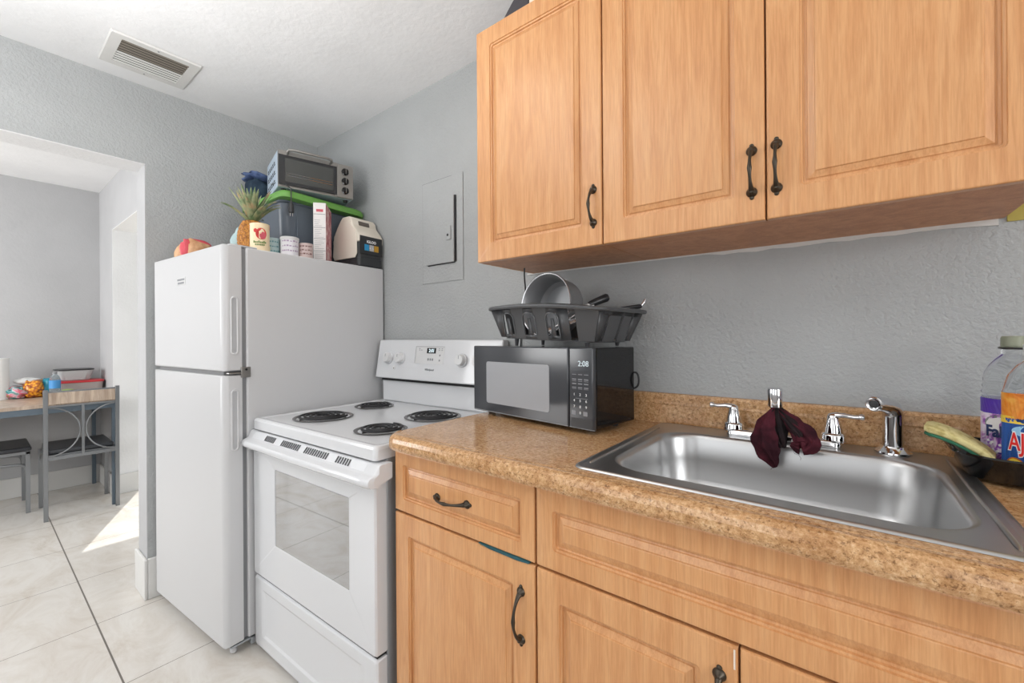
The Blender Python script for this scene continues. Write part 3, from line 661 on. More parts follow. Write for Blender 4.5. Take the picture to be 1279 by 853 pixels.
# pineapple
PSKIN = mat('pineapple_skin', (184, 122, 52), 0.6); N_, L_, b_ = nodes(PSKIN)
vo = N_.new('ShaderNodeTexVoronoi'); vo.inputs['Scale'].default_value = 85; L_.new(coords(PSKIN, (1, 1, .8)), vo.inputs['Vector'])
setc(PSKIN, ramp(PSKIN, vo.outputs['Distance'], [(0.1, (120, 74, 36)), (0.35, (206, 140, 58)), (0.7, (150, 96, 44))])); bump(PSKIN, vo.outputs['Distance'], 1.0, .006)
PLEAF = mat('pineapple_leaf', (128, 142, 102), 0.5); setc(PLEAF, ramp(PLEAF, noise(PLEAF, coords(PLEAF), 26, 3), [(.38, (98, 120, 82)), (.52, (142, 150, 112)), (.66, (176, 150, 112))]))
pp = thing('pineapple', 'pineapple with spiky grey-green crown standing on the refrigerator', 'pineapple', ft(.455, .212), 0)
q = M(); L = []
for i in range(26):
    z = i / 25 * .158; k = math.sin(PI * (0.12 + .76 * i / 25)) ** .45 * .056; row = []
    for j in range(40):
        a = 2 * PI * j / 40; d = 1 + .05 * math.cos(8 * a + i * 1.05) * math.cos(i * 1.25); row.append((k * d * math.cos(a), k * d * math.sin(a), z))
    L.append(row)
q.loops(L); q.obj('fruit', PSKIN, pp, smooth=60)
rnd = random.Random(11)
for k in range(34):
    lv = k / 34; a = k * 2.39996; tilt = R(56 - 48 * lv + rnd.uniform(-8, 8)); ln = .062 + .080 * math.sin(PI * (.25 + .6 * lv)) + rnd.uniform(-.01, .01)
    base = Vector((math.cos(a) * .016 * (1 - lv), math.sin(a) * .016 * (1 - lv), .154 + .035 * lv)); n = 9
    q = M(); up = []; dn = []; side = Vector((-math.sin(a), math.cos(a), 0)); out = Vector((math.cos(a), math.sin(a), 0))
    p = base.copy(); L = []
    for i in range(n + 1):
        s_ = i / n; tl = tilt - .25 * s_ + (.9 * s_ ** 2 if tilt > .7 else .25 * s_ ** 2)
        dvv = out * math.sin(tl) + Vector((0, 0, 1)) * math.cos(tl); nn = side.cross(dvv).normalized()
        wd = .0155 * (1 - s_) ** .7 * (1 - .25 * (1 - s_) ** 6) + .0004
        L.append([p - side * wd + nn * wd * .35 * -1, p - nn * .0002 + nn * -.0, p + side * wd + nn * wd * .35 * -1, p + nn * .0014])
        p = p + dvv * (ln / n)
    q.loops(L); q.obj('leaf', PLEAF, pp, smooth=60)

LABR = mat('cream_label', (232, 212, 176), 0.4); RED = mat('red_print', (198, 52, 48), .45); YEL = mat('yellow_print', (228, 206, 120), .45); GRN = mat('green_print', (84, 124, 52), .45); PINK = mat('pink_print', (196, 84, 96), .45)
TIN = mat('tin_metal', (190, 190, 190), .25, metal=.9)
def can(name, label, rad, h, loc, rz, mat_, lidm=TIN, group=None):
    c = thing(name, label, 'can', loc, rz, group)
    M().lathe([(rad * .97, 0), (rad, .002), (rad, .004), (rad * .985, .006), (rad * .985, h - .006), (rad, h - .004), (rad, h - .001), (rad * .96, h)], seg=40).obj('body', mat_, c)
    M().lathe([(rad * .95, h), (rad * .93, h - .002), (.001, h - .002)], seg=40, cap0=False).obj('lid', lidm, c)
    return c
def wrap(poly, rad, z0=0, ext=.0006):
    """closed polygon given as (arc length, height) laid on a cylinder facing -y"""
    q = M(); P = lambda p, e: ((rad + e) * math.sin(p[0] / rad), -(rad + e) * math.cos(p[0] / rad), p[1] + z0)
    return q.loops([[P(p, 0) for p in poly], [P(p, ext) for p in poly]])
def disc(cx, cz, rx, rz_, n=24): return [(cx + rx * math.cos(2 * PI * i / n), cz + rz_ * math.sin(2 * PI * i / n)) for i in range(n)]
CDIR = lambda p: math.atan2(-1.3318 - p[1], -p[0]) + PI / 2     # turn a thing's -y face towards the room
p = ft(.605, .170); c = can('fruit_can', 'tall can with red and yellow label in front of the pineapple', .036, .116, p, CDIR(p), LABR)
wrap([(-.054, .096), (.054, .096), (.054, .109), (-.054, .109)], .0356).obj('red_band', RED, c)
wrap([(-.054, .008), (.054, .008), (.054, .030), (-.054, .030)], .0356).obj('yellow_band', YEL, c)
for nm, po, mm, e_ in (('red_print', disc(.005, .072, .020, .023), RED, 0), ('pink_print', disc(.011, .065, .012, .015), PINK, .0004), ('cream_print', disc(.002, .078, .005, .006), LABR, .0004), ('red_print', disc(-.016, .084, .007, .008), RED, .0002)):
    wrap(po, .0360 + e_).obj(nm, mm, c)
q = M()
for kx in range(8): q.box(-.023 + kx * .0060, -.0192 + kx * .0060, -.0372, -.0362, .034, .040 + (.003 if kx % 3 == 0 else 0))
for kx in range(6): q.box(-.017 + kx * .0060, -.0132 + kx * .0060, -.0372, -.0362, .0245, .030)
for i, v in enumerate(q.v): xx = v[0]; q.v[i] = ((-v[1]) * math.sin(xx / .036), -(-v[1]) * math.cos(xx / .036), v[2])
q.obj('lettering_marks', GRN, c, smooth=0)
def cmarks(c, rad, h, m_, seed, rows=3):
    rnd = random.Random(seed); q = M()
    for rw in range(rows):
        z = h * (.25 + .5 * rw / max(1, rows - 1)); x = -rad * .9
        while x < rad * .9:
            l = rnd.uniform(.004, .010); a0, a1 = x / rad, (x + l) / rad; hh = rnd.uniform(.003, .007); e = rad * .985 + .0003
            q.add([(e * math.sin(a), -e * math.cos(a), zz) for zz in (z, z + hh) for a in (a0, a1)] + [((e + .0004) * math.sin(a), -(e + .0004) * math.cos(a), zz) for zz in (z, z + hh) for a in (a0, a1)],
                  [(0, 1, 3, 2), (4, 6, 7, 5), (0, 4, 5, 1), (2, 3, 7, 6), (0, 2, 6, 4), (1, 5, 7, 3)]); x += l + rnd.uniform(.002, .004)
    q.obj('label_marks', m_, c, smooth=0)
p = ft(.556, .246); c = can('food_can', 'small teal and white can beside the tall red-labelled can', .030, .078, p, CDIR(p), mat('pale_teal_label', (168, 190, 192), .45), group='small cans on the refrigerator'); cmarks(c, .030, .078, mat('teal_print', (96, 140, 146), .5), 2)
p = ft(.610, .292); c = can('food_can', 'white tub-like can, the widest of the small cans', .036, .082, p, CDIR(p), mat('white_label', (222, 220, 224), .45), group='small cans on the refrigerator'); cmarks(c, .036, .082, mat('lilac_print', (170, 150, 176), .5), 3)
M().lathe([(.0372, .070), (.0372, .082), (.035, .084), (.001, .084)], seg=40, cap0=False).obj('cap', WPLAST, c)
p = ft(.625, .357); c = can('food_can', 'small pinkish can at the right end of the cans', .030, .066, p, CDIR(p), mat('pinkish_label', (198, 178, 174), .45), group='small cans on the refrigerator'); cmarks(c, .030, .066, mat('brown_print', (120, 86, 84), .5), 4)

# tall carton
bx = thing('cereal_carton', 'tall white and pink carton standing beside the cooler', 'carton', ft(.600, .440), R(51.5))
BXW, BXD, BXH = .054, .150, .276
M().box(-BXW / 2, BXW / 2, 0, BXD, 0, BXH).obj('box', mat('white_card', (222, 218, 216), .5), bx, bevel=.0008)
PK = mat('pink_card', (190, 120, 130), .5); setc(PK, ramp(PK, noise(PK, coords(PK), 22, 4, .6, 1), [(.38, (150, 58, 74)), (.5, (206, 140, 146)), (.62, (226, 206, 204))]))
M().box(BXW / 2, BXW / 2 + .0005, .003, BXD - .003, .004, BXH - .004).obj('printed_side', PK, bx, smooth=0)
q = M()
for z in (.052, .108, .160, .222): q.box(-.025, .025, -.0006, 0, z, z + .0022)
rnd = random.Random(5)
for k in range(22):
    z = .010 + k * .0088
    if min(abs(z - zz) for zz in (.052, .108, .160, .222)) > .004: q.box(-.022, rnd.uniform(-.004, .021), -.0005, 0, z, z + .0012)
q.obj('spine_print', GREYINK, bx, smooth=0)
M().box(-.014, .016, -.0008, 0, .234, .246).obj('logo_print', PINK, bx, smooth=0)

# cooler
CRM = mat('cream_plastic', (222, 214, 200), .4); CBL = mat('black_cooler_plastic', (52, 54, 56), .4)
cl = thing('cooler', 'small black cooler with cream swing top on the refrigerator', 'cooler', ft(.676, .598), FRZ)
CL, CWD = .142, .207     # length along wall direction, depth away from the viewer (towards -a)
q = M(); L = []
for z, e in ((0, .006), (.004, 0), (.040, 0), (.042, .002), (.120, .002)): L.append([(-x, y, z) for x, y in rr(e, CWD - e, e, CL - e, .014, 4)])
q.loops(L); q.obj('body', CBL, cl, smooth=45)
q = M()
for z in (.012, .022, .032): q.box(-.19, -.02, -.0012, .001, z, z + .003)
q.obj('base_groove', CBL, cl, smooth=0)
# cream tent-shaped cover: end panels rounded at the foot, sloping to a top ridge with a hand slot
prof = [(.002, .118), (.002, .150), (-.012, .170), (-.045, .205), (-.052, .232), (-.070, .250), (-.125, .250), (-.145, .232), (-.152, .205), (-.186, .165), (-.203, .140), (-.203, .118)]
q = M(); q.prism([(x, z) for x, z in prof], 'y', -.003, CL + .003); q.obj('lid', CRM, cl, bevel=.006, bseg=3)
q = M(); q.prism([(-.010, .168), (-.045, .200), (-.060, .225), (-.14, .225), (-.16, .200), (-.188, .160), (-.198, .060), (-.186, .040), (-.022, .040), (-.008, .060)], 'y', -.0075, -.002)
q.obj('end_panel', CRM, cl, bevel=.003)
sa2 = math.atan2(.035, .033)
M().box(-.006, .006, .035, .098, .012, .034).obj('hand_slot', mat('brown_grey_plastic', (96, 88, 82), .5), cl, loc=(-.0445, 0, .196), rot=(0, -.25, 0), bevel=.003)
M().box(-.0005, .0032, .004, CL - .004, .060, .148).obj('label_panel', mat('dark_label', (44, 46, 48), .45), cl, bevel=.0005)
for k, cc in enumerate(((40, 140, 190), (176, 178, 180), (186, 142, 48))):
    M().box(.0032, .0040, .030 + k * .029, .057 + k * .029, .078, .108).obj('colour_square', mat('label_colour_%d' % k, cc, .45), cl, smooth=0)
text('brand_lettering', 'IGLOO', .018, WHITEINK, cl, (.0036, .072, .122), (PI / 2, 0, PI / 2), bold=.0006)
text('size_lettering', '6    L', .012, WHITEINK, cl, (.0043, .072, .092), (PI / 2, 0, PI / 2), bold=.0003)

# paper bag and small plastic bag
KR = mat('kraft_paper', (206, 160, 120), .7); setc(KR, ramp(KR, noise(KR, coords(KR), 30, 4), [(.35, (186, 136, 96)), (.6, (216, 172, 132))]))
pb_ = thing('paper_bag', 'small crumpled brown bag with pink label on the refrigerator', 'paper bag', ft(.125, .115, FH + .006), FRZ)
blob((0, 0, .045), (.078, .05, .046), amp=.16, seed=8, sq_=.45).obj('bag', KR, pb_, smooth=80)
blob((.040, -.006, .048), (.015, .056, .047), amp=.10, seed=9, sq_=.45).obj('label', mat('coral_pink_paper', (214, 84, 96), .5), pb_, smooth=80)
sb = blob((0, 0, .035), (.030, .028, .030), amp=.22, seed=12).obj('plastic_bag', mat('teal_white_plastic', (176, 200, 202), .35), smooth=80)
sb.location = ft(.34, .205, FH + .135); sb.location.z = FH + .002; sb.scale = (1, 1, 2.1); tag(sb, 'knotted pale teal plastic bag just left of the pineapple', 'plastic bag')

# ------------------------------------------------------------------ microwave
mw = thing('microwave', 'black countertop microwave under the dish rack', 'microwave', (-1.0196, -.2323, CT + .001), -.15)
MW, MD, MH = .501, .211, .219; z0 = .013
M().box(.002, MW, .018, MD, z0, z0 + MH).obj('body', BLACKG, mw, bevel=.004)
for x in (.04, MW - .04):
    for y in (.05, MD - .05): M().lathe([(.013, 0), (.015, .0135)], (x, y, 0), seg=14).obj('foot', BLACKP, mw)
md = M().box(0, .420, 0, .0175, z0 - .002, z0 + MH + .001).obj('door', DARKG, mw, bevel=.004, bseg=3)
q = M(); q.loops([ring(.070, .350, z0 + .030, z0 + .168, .0004, .008), ring(.070, .350, z0 + .030, z0 + .168, -.0012, .008)]); q.obj('window', mat('grey_mesh_window', (150, 152, 156), .35), md, smooth=0)
M().box(.006, .418, -.0010, .002, z0 + .0005, z0 + .0025).obj('edge_trim', GREYP, md, smooth=0)
cp = M().box(.4225, MW + .001, 0, .0175, z0 - .002, z0 + MH + .001).obj('control_panel', DARKG, mw, bevel=.004, bseg=3)
text('display_digits', '2:08', .021, mat('dim_digits', (190, 200, 206), .5, emit=(190, 205, 212), es=.35), cp, (.472, -.0008, z0 + .176), (PI / 2, 0, 0), sx=1.0)
q = M()
for rz, hs in ((.146, .0015), (.132, .003), (.128, .0012), (.120, .003), (.110, .0025), (.107, .001)):
    for cx in (.434, .454, .474): q.box(cx, cx + .014, -.0007, .0002, z0 + rz, z0 + rz + hs)
q.box(.446, .486, -.0007, .0002, z0 + .0815, z0 + .0825)
q.obj('button_print', GREYINK, cp, smooth=0)
for k, ch in enumerate('123456789'):
    text('number_%s' % ['one', 'two', 'three', 'four', 'five', 'six', 'seven', 'eight', 'nine'][k], ch, .010, WHITEINK, cp, (.441 + .020 * (k % 3), -.0006, z0 + .092 - .0165 * (k // 3)), (PI / 2, 0, 0))
text('number_zero', '0', .010, WHITEINK, cp, (.461, -.0006, z0 + .0425), (PI / 2, 0, 0))
for cx in (.436, .475): M().loops([ring(cx - .004, cx + .010, z0 + .036, z0 + .048, .0002, .002), ring(cx - .004, cx + .010, z0 + .036, z0 + .048, -.0007, .002)]).obj('round_button', GREYINK, cp, smooth=0)
M().loops([ring(.430, .500, z0 + .003, z0 + .028, .0002, .002), ring(.430, .500, z0 + .003, z0 + .028, -.0009, .002)]).obj('open_button', BLACKP, cp, smooth=0)
M().box(.424, .507, -.0010, .002, z0 + .0005, z0 + .0020).obj('edge_trim', GREYP, cp, smooth=0)
q = M(); q.tube(smoothpts([(MW - .02, MD - .005, .15), (MW + .004, MD + .002, .155), (MW + .013, MD + .002, .135), (MW + .006, MD + .002, .112), (MW - .03, MD + .003, .10)], 20), .003, 8); q.obj('power_cord', BLACKP, mw)

# ------------------------------------------------------------------ dish rack on the microwave
MH_T = CT + .001 + z0 + MH + .001
dk = thing('dish_rack', 'black plastic dish rack standing on the microwave', 'dish rack', (-.914, -.283, MH_T + .0100), -.08)
dk.rotation_euler = (0, R(2.4), -.08)
RACKP = mat('rack_plastic', (74, 75, 77), .34)
def zarch(x, z): return z + .010 * max(0, 1 - ((x - .2) / .2) ** 2) * max(0, (z - zf) / (zr - zf))
RB0, RB1 = .005, .088
rx0, rx1, ry0, ry1 = .0, .416, .0, .270     # rim outline; walls taper in to the floor
def rk(off, z, rad=.045):
    P = rr(rx0 + off, rx1 - off, ry0 + off, ry1 - off, rad, 6); out = []
    for i in range(len(P)):
        a, b = Vector(P[i]), Vector(P[(i + 1) % len(P)]); k = 8 if (b - a).length > .1 else 1
        out += [tuple(a.lerp(b, j / k)) for j in range(k)]
    return [(x, y, zarch(x, z)) for x, y in out]
zf, zr = .022, .114
q = M(); q.loops([rk(.036, zf - .004, .03), rk(.034, zf), rk(.044, zf + .002, .03)]); q.obj('tray_floor', RACKP, dk, smooth=50)
q = M(); q.loops([rk(.004, zr - .008), rk(-.010, zr - .010, .05), rk(-.013, zr - .006, .05), rk(-.012, zr, .05), rk(.0, zr + .003), rk(.006, zr), rk(.006, zr - .008)], False, False); q.obj('rim', RACKP, dk, smooth=50)
# walls as panels between the slots
wz = M()
def wallpt(side, s_, z, th):
    k = (zr - z) / (zr - zf); ins = .004 + .030 * k
    if side == 'f': return (rx0 + s_, ry0 + ins + th, zarch(rx0 + s_, z))
    if side == 'b': return (rx0 + s_, ry1 - ins - th, zarch(rx0 + s_, z))
    if side == 'r': return (rx1 - ins - th, ry0 + s_, z)
    return (rx0 + ins + th, ry0 + s_, z)
def wpoly(side, poly):
    wz.loops([[wallpt(side, s_, z, 0) for s_, z in poly], [wallpt(side, s_, z, .0025) for s_, z in poly]])
LX, LY = rx1 - rx0, ry1 - ry0
def seg_(side, a0, a1, z0_=zf, z1_=zr - .004, a2=None, a3=None): wpoly(side, [(a0, z0_), (a1, z0_), (a1 if a3 is None else a3, z1_), (a0 if a2 is None else a2, z1_)])
c0 = .034
ops = [(.056, .098), (.138, .184), (.226, .270)]
prev = c0; pt = .008
for a, b in ops:
    seg_('f', prev, a, a2=pt, a3=a + .006); m_ = (a + b) / 2
    seg_('f', a, b, zr - .022, zr - .004, a + .006, b - .006)       # bridge above the slot
    seg_('f', m_ - .010, m_ + .010, zf, zr - .036, m_ - .005, m_ + .005); seg_('f', a, b, zf, zf + .010)   # tongue, foot bar
    prev = b; pt = b - .006
seg_('f', prev, .306, a2=pt, a3=.306); seg_('f', .330, LX - .036, a2=.330, a3=LX - .006); seg_('f', .306, .330, zr - .016, zr - .004)
for sd_ in 'rl':
    for a, b in ((.036, .060), (.072, .135), (.150, .195), (.206, LY - .036)): seg_(sd_, a, b, a2=(.010 if a < .05 else a), a3=(LY - .010 if b > .225 else b))
    seg_(sd_, .03, LY - .03, zr - .020, zr - .004)
for a, b in ((.036, .12), (.14, .20), (.22, .28), (.30, LX - .036)): seg_('b', a, b, a2=(.008 if a < .05 else a), a3=(LX - .008 if b > .35 else b))
wz.obj('wall', RACKP, dk, smooth=30)
q = M()
for a, b in ops:   # rounded arch lips around each slot
    m_ = (a + b) / 2; hw = (b - a) / 2 + .001
    pts = [wallpt('f', m_ - hw, zf + .010, -.0015)] + [wallpt('f', m_ - hw * math.cos(t_), zr - .038 + .017 * math.sin(t_), -.0015) for t_ in [PI * i / 10 for i in range(11)]] + [wallpt('f', m_ + hw, zf + .010, -.0015)]
    q.tube(pts, .0020, 8)
q.obj('slot_lip', mat('worn_black_plastic', (92, 94, 96), .2), dk)  # lighter grey puts the glossy highlight of the lips into the colour
for x, y in ((.055, .085), (.345, .055), (.055, .225), (.345, .225)):
    zb_ = -.0095 + x * .0419 + .0002
    M().lathe([(.005, zb_), (.008, zf - .003)], (x, y, 0), seg=12).obj('foot', mat('rack_foot_grey', (70, 70, 72), .4), dk)
# vertical steel lid/pan and handles lying in the rack
GLS = clear('tinted_lid_glass', (205, 210, 212), .03, .55); PAN = mat('grey_pan_coating', (150, 151, 153), .4, metal=.5); ALU = mat('aluminium', (214, 214, 216), .25, metal=.85)
PIVOT = Vector((-.899, -.283, MH_T)); RM = Matrix.Rotation(-.15, 3, 'Z')
def rackpt(x, y, z): return tuple(PIVOT + RM @ Vector((x, y, z)))
pn = thing('frying_pan', 'grey frying pan standing on edge in the dish rack', 'frying pan', rackpt(.140, .105, .038), -.15)
pn.scale = (.92, .92, .92)
ax = Vector((.02, -.99, .10)).normalized()
cpt = Vector((-.004, .05, .098))
M().lathe([(.001, -.056), (.085, -.056), (.099, -.042), (.104, .034), (.108, .040), (.107, .044), (.101, .036), (.096, -.038), (.082, -.052), (.001, -.052)], cpt, ax, 52).obj('pan', PAN, pn, smooth=40)
M().lathe([(.1065, .041), (.1095, .040), (.1105, .0425), (.1095, .046), (.1065, .045)], cpt, ax, 52, False, False).obj('rim', ALU, pn)
rh = thing('serving_spoon', 'steel serving spoon with thick black grip sticking up out of the dish rack', 'spoon', (0, 0, 0))
q = M(); q.tube([(-.632, -.165, 1.280), (-.618, -.153, 1.286), (-.604, -.141, 1.292)], [.006, .0095, .0075], 12, flat=.6); q.obj('ferrule', mat('pale_plastic_ferrule', (206, 206, 204), .3), rh)
q = M(); q.tube([(-.614, -.148, 1.290), (-.598, -.132, 1.300), (-.576, -.110, 1.312), (-.572, -.106, 1.314)], [.0095, .0115, .0130, .010], 14); q.obj('grip', BLACKP, rh)
q = M(); q.tube([(-.618, -.163, 1.279), (-.66, -.20, 1.245), (-.69, -.225, 1.222)], [.003, .003, .003], 8); q.tube([(-.69, -.225, 1.222), (-.705, -.235, 1.212), (-.72, -.243, 1.209)], [.004, .018, .006], 12, flat=.35); q.obj('bowl', ALU, rh)
sp2 = thing('spatula', 'black-handled steel spatula laid across the right end of the rack', 'spatula', (0, 0, 0))
q = M(); q.tube([(-.572, -.135, 1.268), (-.53, -.09, 1.277), (-.495, -.052, 1.284), (-.490, -.047, 1.284)], [.0035, .0075, .0090, .006], 12, flat=.8); q.obj('handle', BLACKP, sp2)
q = M(); q.tube([(-.492, -.049, 1.283), (-.484, -.040, 1.296), (-.481, -.036, 1.306)], [.003, .0055, .004], 8, flat=.4); q.obj('hanging_loop', ALU, sp2)
q = M(); q.tube([(-.65, -.21, 1.236), (-.61, -.172, 1.255), (-.572, -.135, 1.268)], [.012, .005, .004], 8, flat=.3); q.obj('shank', ALU, sp2)
# cord hanging from the cabinet
q = M(); q.tube(smoothpts([(-.868, -.135, ZB), (-.872, -.130, ZB - .03), (-.890, -.100, ZB - .07), (-.935, -.040, ZB - .11), (-.975, -.008, ZB - .18), (-.985, -.006, ZB - .34)], 28), .0026, 8)
o = q.obj('power_cord', BLACKP); tag(o, 'thin black cord hanging from the underside of the wall cabinet', 'cord')

# ------------------------------------------------------------------ tray, sponge, bottles at the right end of the sink
tr = thing('sink_tray', 'black glossy tray at the right end of the sink holding bottles', 'tray', (.155, -.250, CT + .0065))
q = M(); L = []
for off, z in ((.026, 0), (.018, .001), (.004, .036), (-.002, .043), (0, .046), (.003, .044), (.009, .034), (.024, .005), (.05, .0045)): L.append([(x, y, z) for x, y in rr(off, .330 - off, off, .205 - off, .065 - off * .5, 8)])
q.loops(L); q.obj('tray', BLACKG, tr, smooth=60)
SPY = mat('yellow_sponge', (200, 188, 132), .95); setc(SPY, ramp(SPY, noise(SPY, coords(SPY), 90, 4), [(.35, (176, 160, 100)), (.55, (208, 196, 140))])); bump(SPY, noise(SPY, coords(SPY), 260, 3), .8, .001); SPG = mat('green_scour_pad', (52, 108, 82), .95); bump(SPG, noise(SPG, coords(SPG), 300, 3), .9, .001)
sg = thing('sponge', 'worn yellow and green sponge leaning on the black tray edge', 'sponge', (.170, -.150, CT + .056))
def spg(z0_, z1_, name, m_):
    q = M(); L = []
    for i in range(13):
        s_ = i / 12; x = -.046 + .092 * s_; zc = .020 - .046 * s_ ** 1.7; e = .006 if i in (0, 12) else 0
        L.append([(x, y, z + zc) for y, z in rr(-.030 + e, .030 - e, z0_ + e * .3, z1_ - e * .3, (z1_ - z0_) * .3, 3)])
    q.loops(L); return q.obj(name, m_, sg, smooth=60)
spg(-.001, .012, 'foam', SPY); spg(-.007, -.001, 'scour_pad', SPG); sg.rotation_euler = (R(4), 0, R(-12))

def label_arc(rad, a0, a1, z0_, z1_, m_, name, parent, e=.0004, n=20, sy=1.0):
    q = M(); P = lambda a, z, k: ((rad + k) * math.sin(a), -(rad + k) * math.cos(a) * sy, z)
    ring_ = [(a0 + (a1 - a0) * i / n, z0_) for i in range(n + 1)] + [(a1 - (a1 - a0) * i / n, z1_) for i in range(n + 1)]
    q.loops([[P(a, z, 0) for a, z in ring_], [P(a, z, e) for a, z in ring_]]); return q.obj(name, m_, parent, smooth=0)
TB = CT + .0065 + .006
PUR = mat('purple_liquid', (92, 44, 170), .05); ORG = mat('orange_liquid', (226, 118, 24), .05)
CLR = clear('clear_plastic', (242, 244, 245), .03, 1.0, 1.15)
fb = thing('cleaner_bottle', 'clear bottle of purple cleaner with flowery label in the tray', 'bottle', (.251, -.090, TB), CDIR((.25, -.09)) - .05, group='cleaner bottles in the sink tray')
rad = .042
q = M(); q.lathe([(.036, 0), (rad, .006), (rad, .128), (.0405, .134), (rad, .140), (.0395, .146), (.0410, .152), (.0390, .158), (.0400, .165), (.0375, .178), (.031, .192), (.022, .204), (.0150, .212), (.0150, .222), (.0190, .224), (.0190, .227), (.0145, .229), (.0145, .236)], seg=44); q.obj('bottle', CLR, fb)
M().lathe([(.034, .002), (.0405, .008), (.0405, .128), (.001, .1285)], seg=44).obj('liquid', PUR, fb)
q = M(); q.lathe([(.0158, .0), (.0162, .003), (.0160, .018), (.0145, .0215), (.001, .022)], (0, 0, .226), seg=40); q.obj('cap', mat('sage_cap', (138, 142, 122), .45), fb)
M().lathe([(.0192, .2235), (.0200, .2245), (.0192, .226)], seg=32, cap0=False, cap1=False).obj('neck_ring', BLACKP, fb)
LV = mat('lilac_label', (206, 178, 216), .4); setc(LV, ramp(LV, noise(LV, coords(LV), 40, 4, .6, 1.5), [(.36, (120, 60, 160)), (.46, (190, 130, 200)), (.56, (232, 220, 238))]))
VIO = mat('violet_label', (84, 50, 168), .35); NVY = mat('navy_print', (28, 44, 92), .4)
label_arc(rad, -1.5, 1.5, .006, .100, LV, 'label', fb); label_arc(rad, -1.5, 1.5, .100, .128, VIO, 'label_top', fb); label_arc(rad + .0004, -1.5, 1.5, .099, .1005, WHITEINK, 'label_line', fb)
label_arc(rad + .0004, -1.5, .2, .006, .028, VIO, 'label_foot', fb)
wrap(disc(.000, .082, .040, .018), rad + .0006, ext=.0004).obj('oval_rim', GREYINK, fb); wrap(disc(.000, .080, .037, .0155), rad + .0012, ext=.0004).obj('oval', WHITEINK, fb)
text('brand_lettering', 'Fabuloso', .030, NVY, fb, (0, -(rad + .0020), .066), (PI / 2, 0, 0), cyl=rad + .002, bold=.0009, sx=.80, xo=.006)
for cx, cz in ((-.030, .046), (-.012, .040), (.006, .048), (-.022, .030), (.016, .034)):
    for k in range(5): wrap(disc(cx + .0035 * math.cos(k * 1.257), cz + .0035 * math.sin(k * 1.257), .0026, .0026, 8), rad + .0006, ext=.0003).obj('printed_petal', mat('petal_violet', (150, 92, 190), .4) if (k + int(cx * 1000)) % 2 else WHITEINK, fb, smooth=0)
aj = thing('cleaner_bottle', 'orange cleaner bottle with blue and red label, foremost in the tray', 'bottle', (.264, -.166, TB), CDIR((.264, -.166)) + .05, group='cleaner bottles in the sink tray')
rad = .042; aj.scale = (1, .6, 1.03)
q = M(); q.lathe([(.038, 0), (rad, .006), (rad, .142), (.040, .150), (.035, .172), (.024, .190), (.0145, .198), (.0145, .214)], seg=44); q.obj('bottle', CLR, aj)
M().lathe([(.036, .002), (.0405, .008), (.0405, .140), (.001, .1405)], seg=44).obj('liquid', ORG, aj)
M().lathe([(.0165, 0), (.0165, .020), (.014, .022), (.001, .022)], (0, 0, .206), seg=32).obj('cap', WPLAST, aj)
OR = mat('orange_label', (222, 128, 34), .35); setc(OR, ramp(OR, noise(OR, coords(OR), 30, 3, .6, 1), [(.35, (198, 96, 24)), (.5, (224, 132, 36)), (.66, (236, 170, 70))]))
BLU = mat('blue_label', (30, 84, 164), .35); YB_ = mat('yellow_band', (232, 204, 70), .35); RB_ = mat('bright_red_print', (222, 40, 36), .35)
label_arc(rad, -1.5, 1.5, .098, .142, OR, 'label_top', aj); label_arc(rad, -1.5, 1.5, .006, .098, BLU, 'label', aj); label_arc(rad + .0004, -1.5, 1.5, .090, .102, YB_, 'label_band', aj)
wrap(disc(.0, .078, .034, .011, 30), rad + .0004, ext=.0003).obj('starburst', mat('pale_blue_print', (150, 200, 232), .35), aj, smooth=0)
text('brand_outline', 'AJAX', .043, WHITEINK, aj, (0, -(rad + .0010), .058), (PI / 2, 0, .0), cyl=rad + .001, bold=.0024, sx=.58, xo=-.010)
text('brand_lettering', 'AJAX', .043, RB_, aj, (0, -(rad + .0020), .058), (PI / 2, 0, .0), cyl=rad + .002, bold=.0004, sx=.58, xo=-.010)
text('variant_lettering', 'ULTRA', .0095, WHITEINK, aj, (0, -(rad + .0010), .0395), (PI / 2, 0, 0), cyl=rad + .001, bold=.0002)
text('band_lettering', 'BICARBONATO', .0075, NVY, aj, (0, -(rad + .0012), .096), (PI / 2, 0, 0), cyl=rad + .001, bold=.0001)
for cx, cz, rr_ in ((-.030, .018, .014), (.000, .020, .017), (.032, .018, .015)):
    wrap(disc(cx, cz, rr_, rr_), rad + .0004, ext=.0004).obj('printed_orange', OR, aj, smooth=0)
    wrap(disc(cx, cz, rr_ * .84, rr_ * .84), rad + .0009, ext=.0003).obj('printed_slice', YB_, aj, smooth=0)

# ------------------------------------------------------------------ dining corner
DWOOD = wood('weathered_wood', (176, 158, 142), (150, 130, 114), (196, 178, 160), .4, .8); SLATE = mat('slate_metal', (96, 108, 118), .4, metal=.4); CHAIRM = mat('grey_metal_tube', (128, 130, 132), .32, metal=.6)
VINYL = mat('black_vinyl', (52, 54, 58), .35)
tb = thing('dining_table', 'dining table with wood-look top and slate metal frame by the far wall', 'table', (0, 0, 0))
TZ = .765
M().box(-4.905, -4.13, -2.05, -.665, TZ - .022, TZ).obj('tabletop', DWOOD, tb, bevel=.002)
q = M().box(-4.90, -4.135, -2.045, -2.02, TZ - .062, TZ - .022).box(-4.90, -4.135, -.695, -.67, TZ - .062, TZ - .022).box(-4.16, -4.135, -2.02, -.695, TZ - .062, TZ - .022).box(-4.90, -4.875, -2.02, -.695, TZ - .062, TZ - .022); q.obj('frame', SLATE, tb, smooth=0)
for x, y in ((-4.90, -.70), (-4.90, -2.04), (-4.165, -2.04), (-4.165, -.692)):
    M().box(x, x + .024, y, y + .024, 0, TZ - .022).obj('leg', SLATE, tb, bevel=.002)
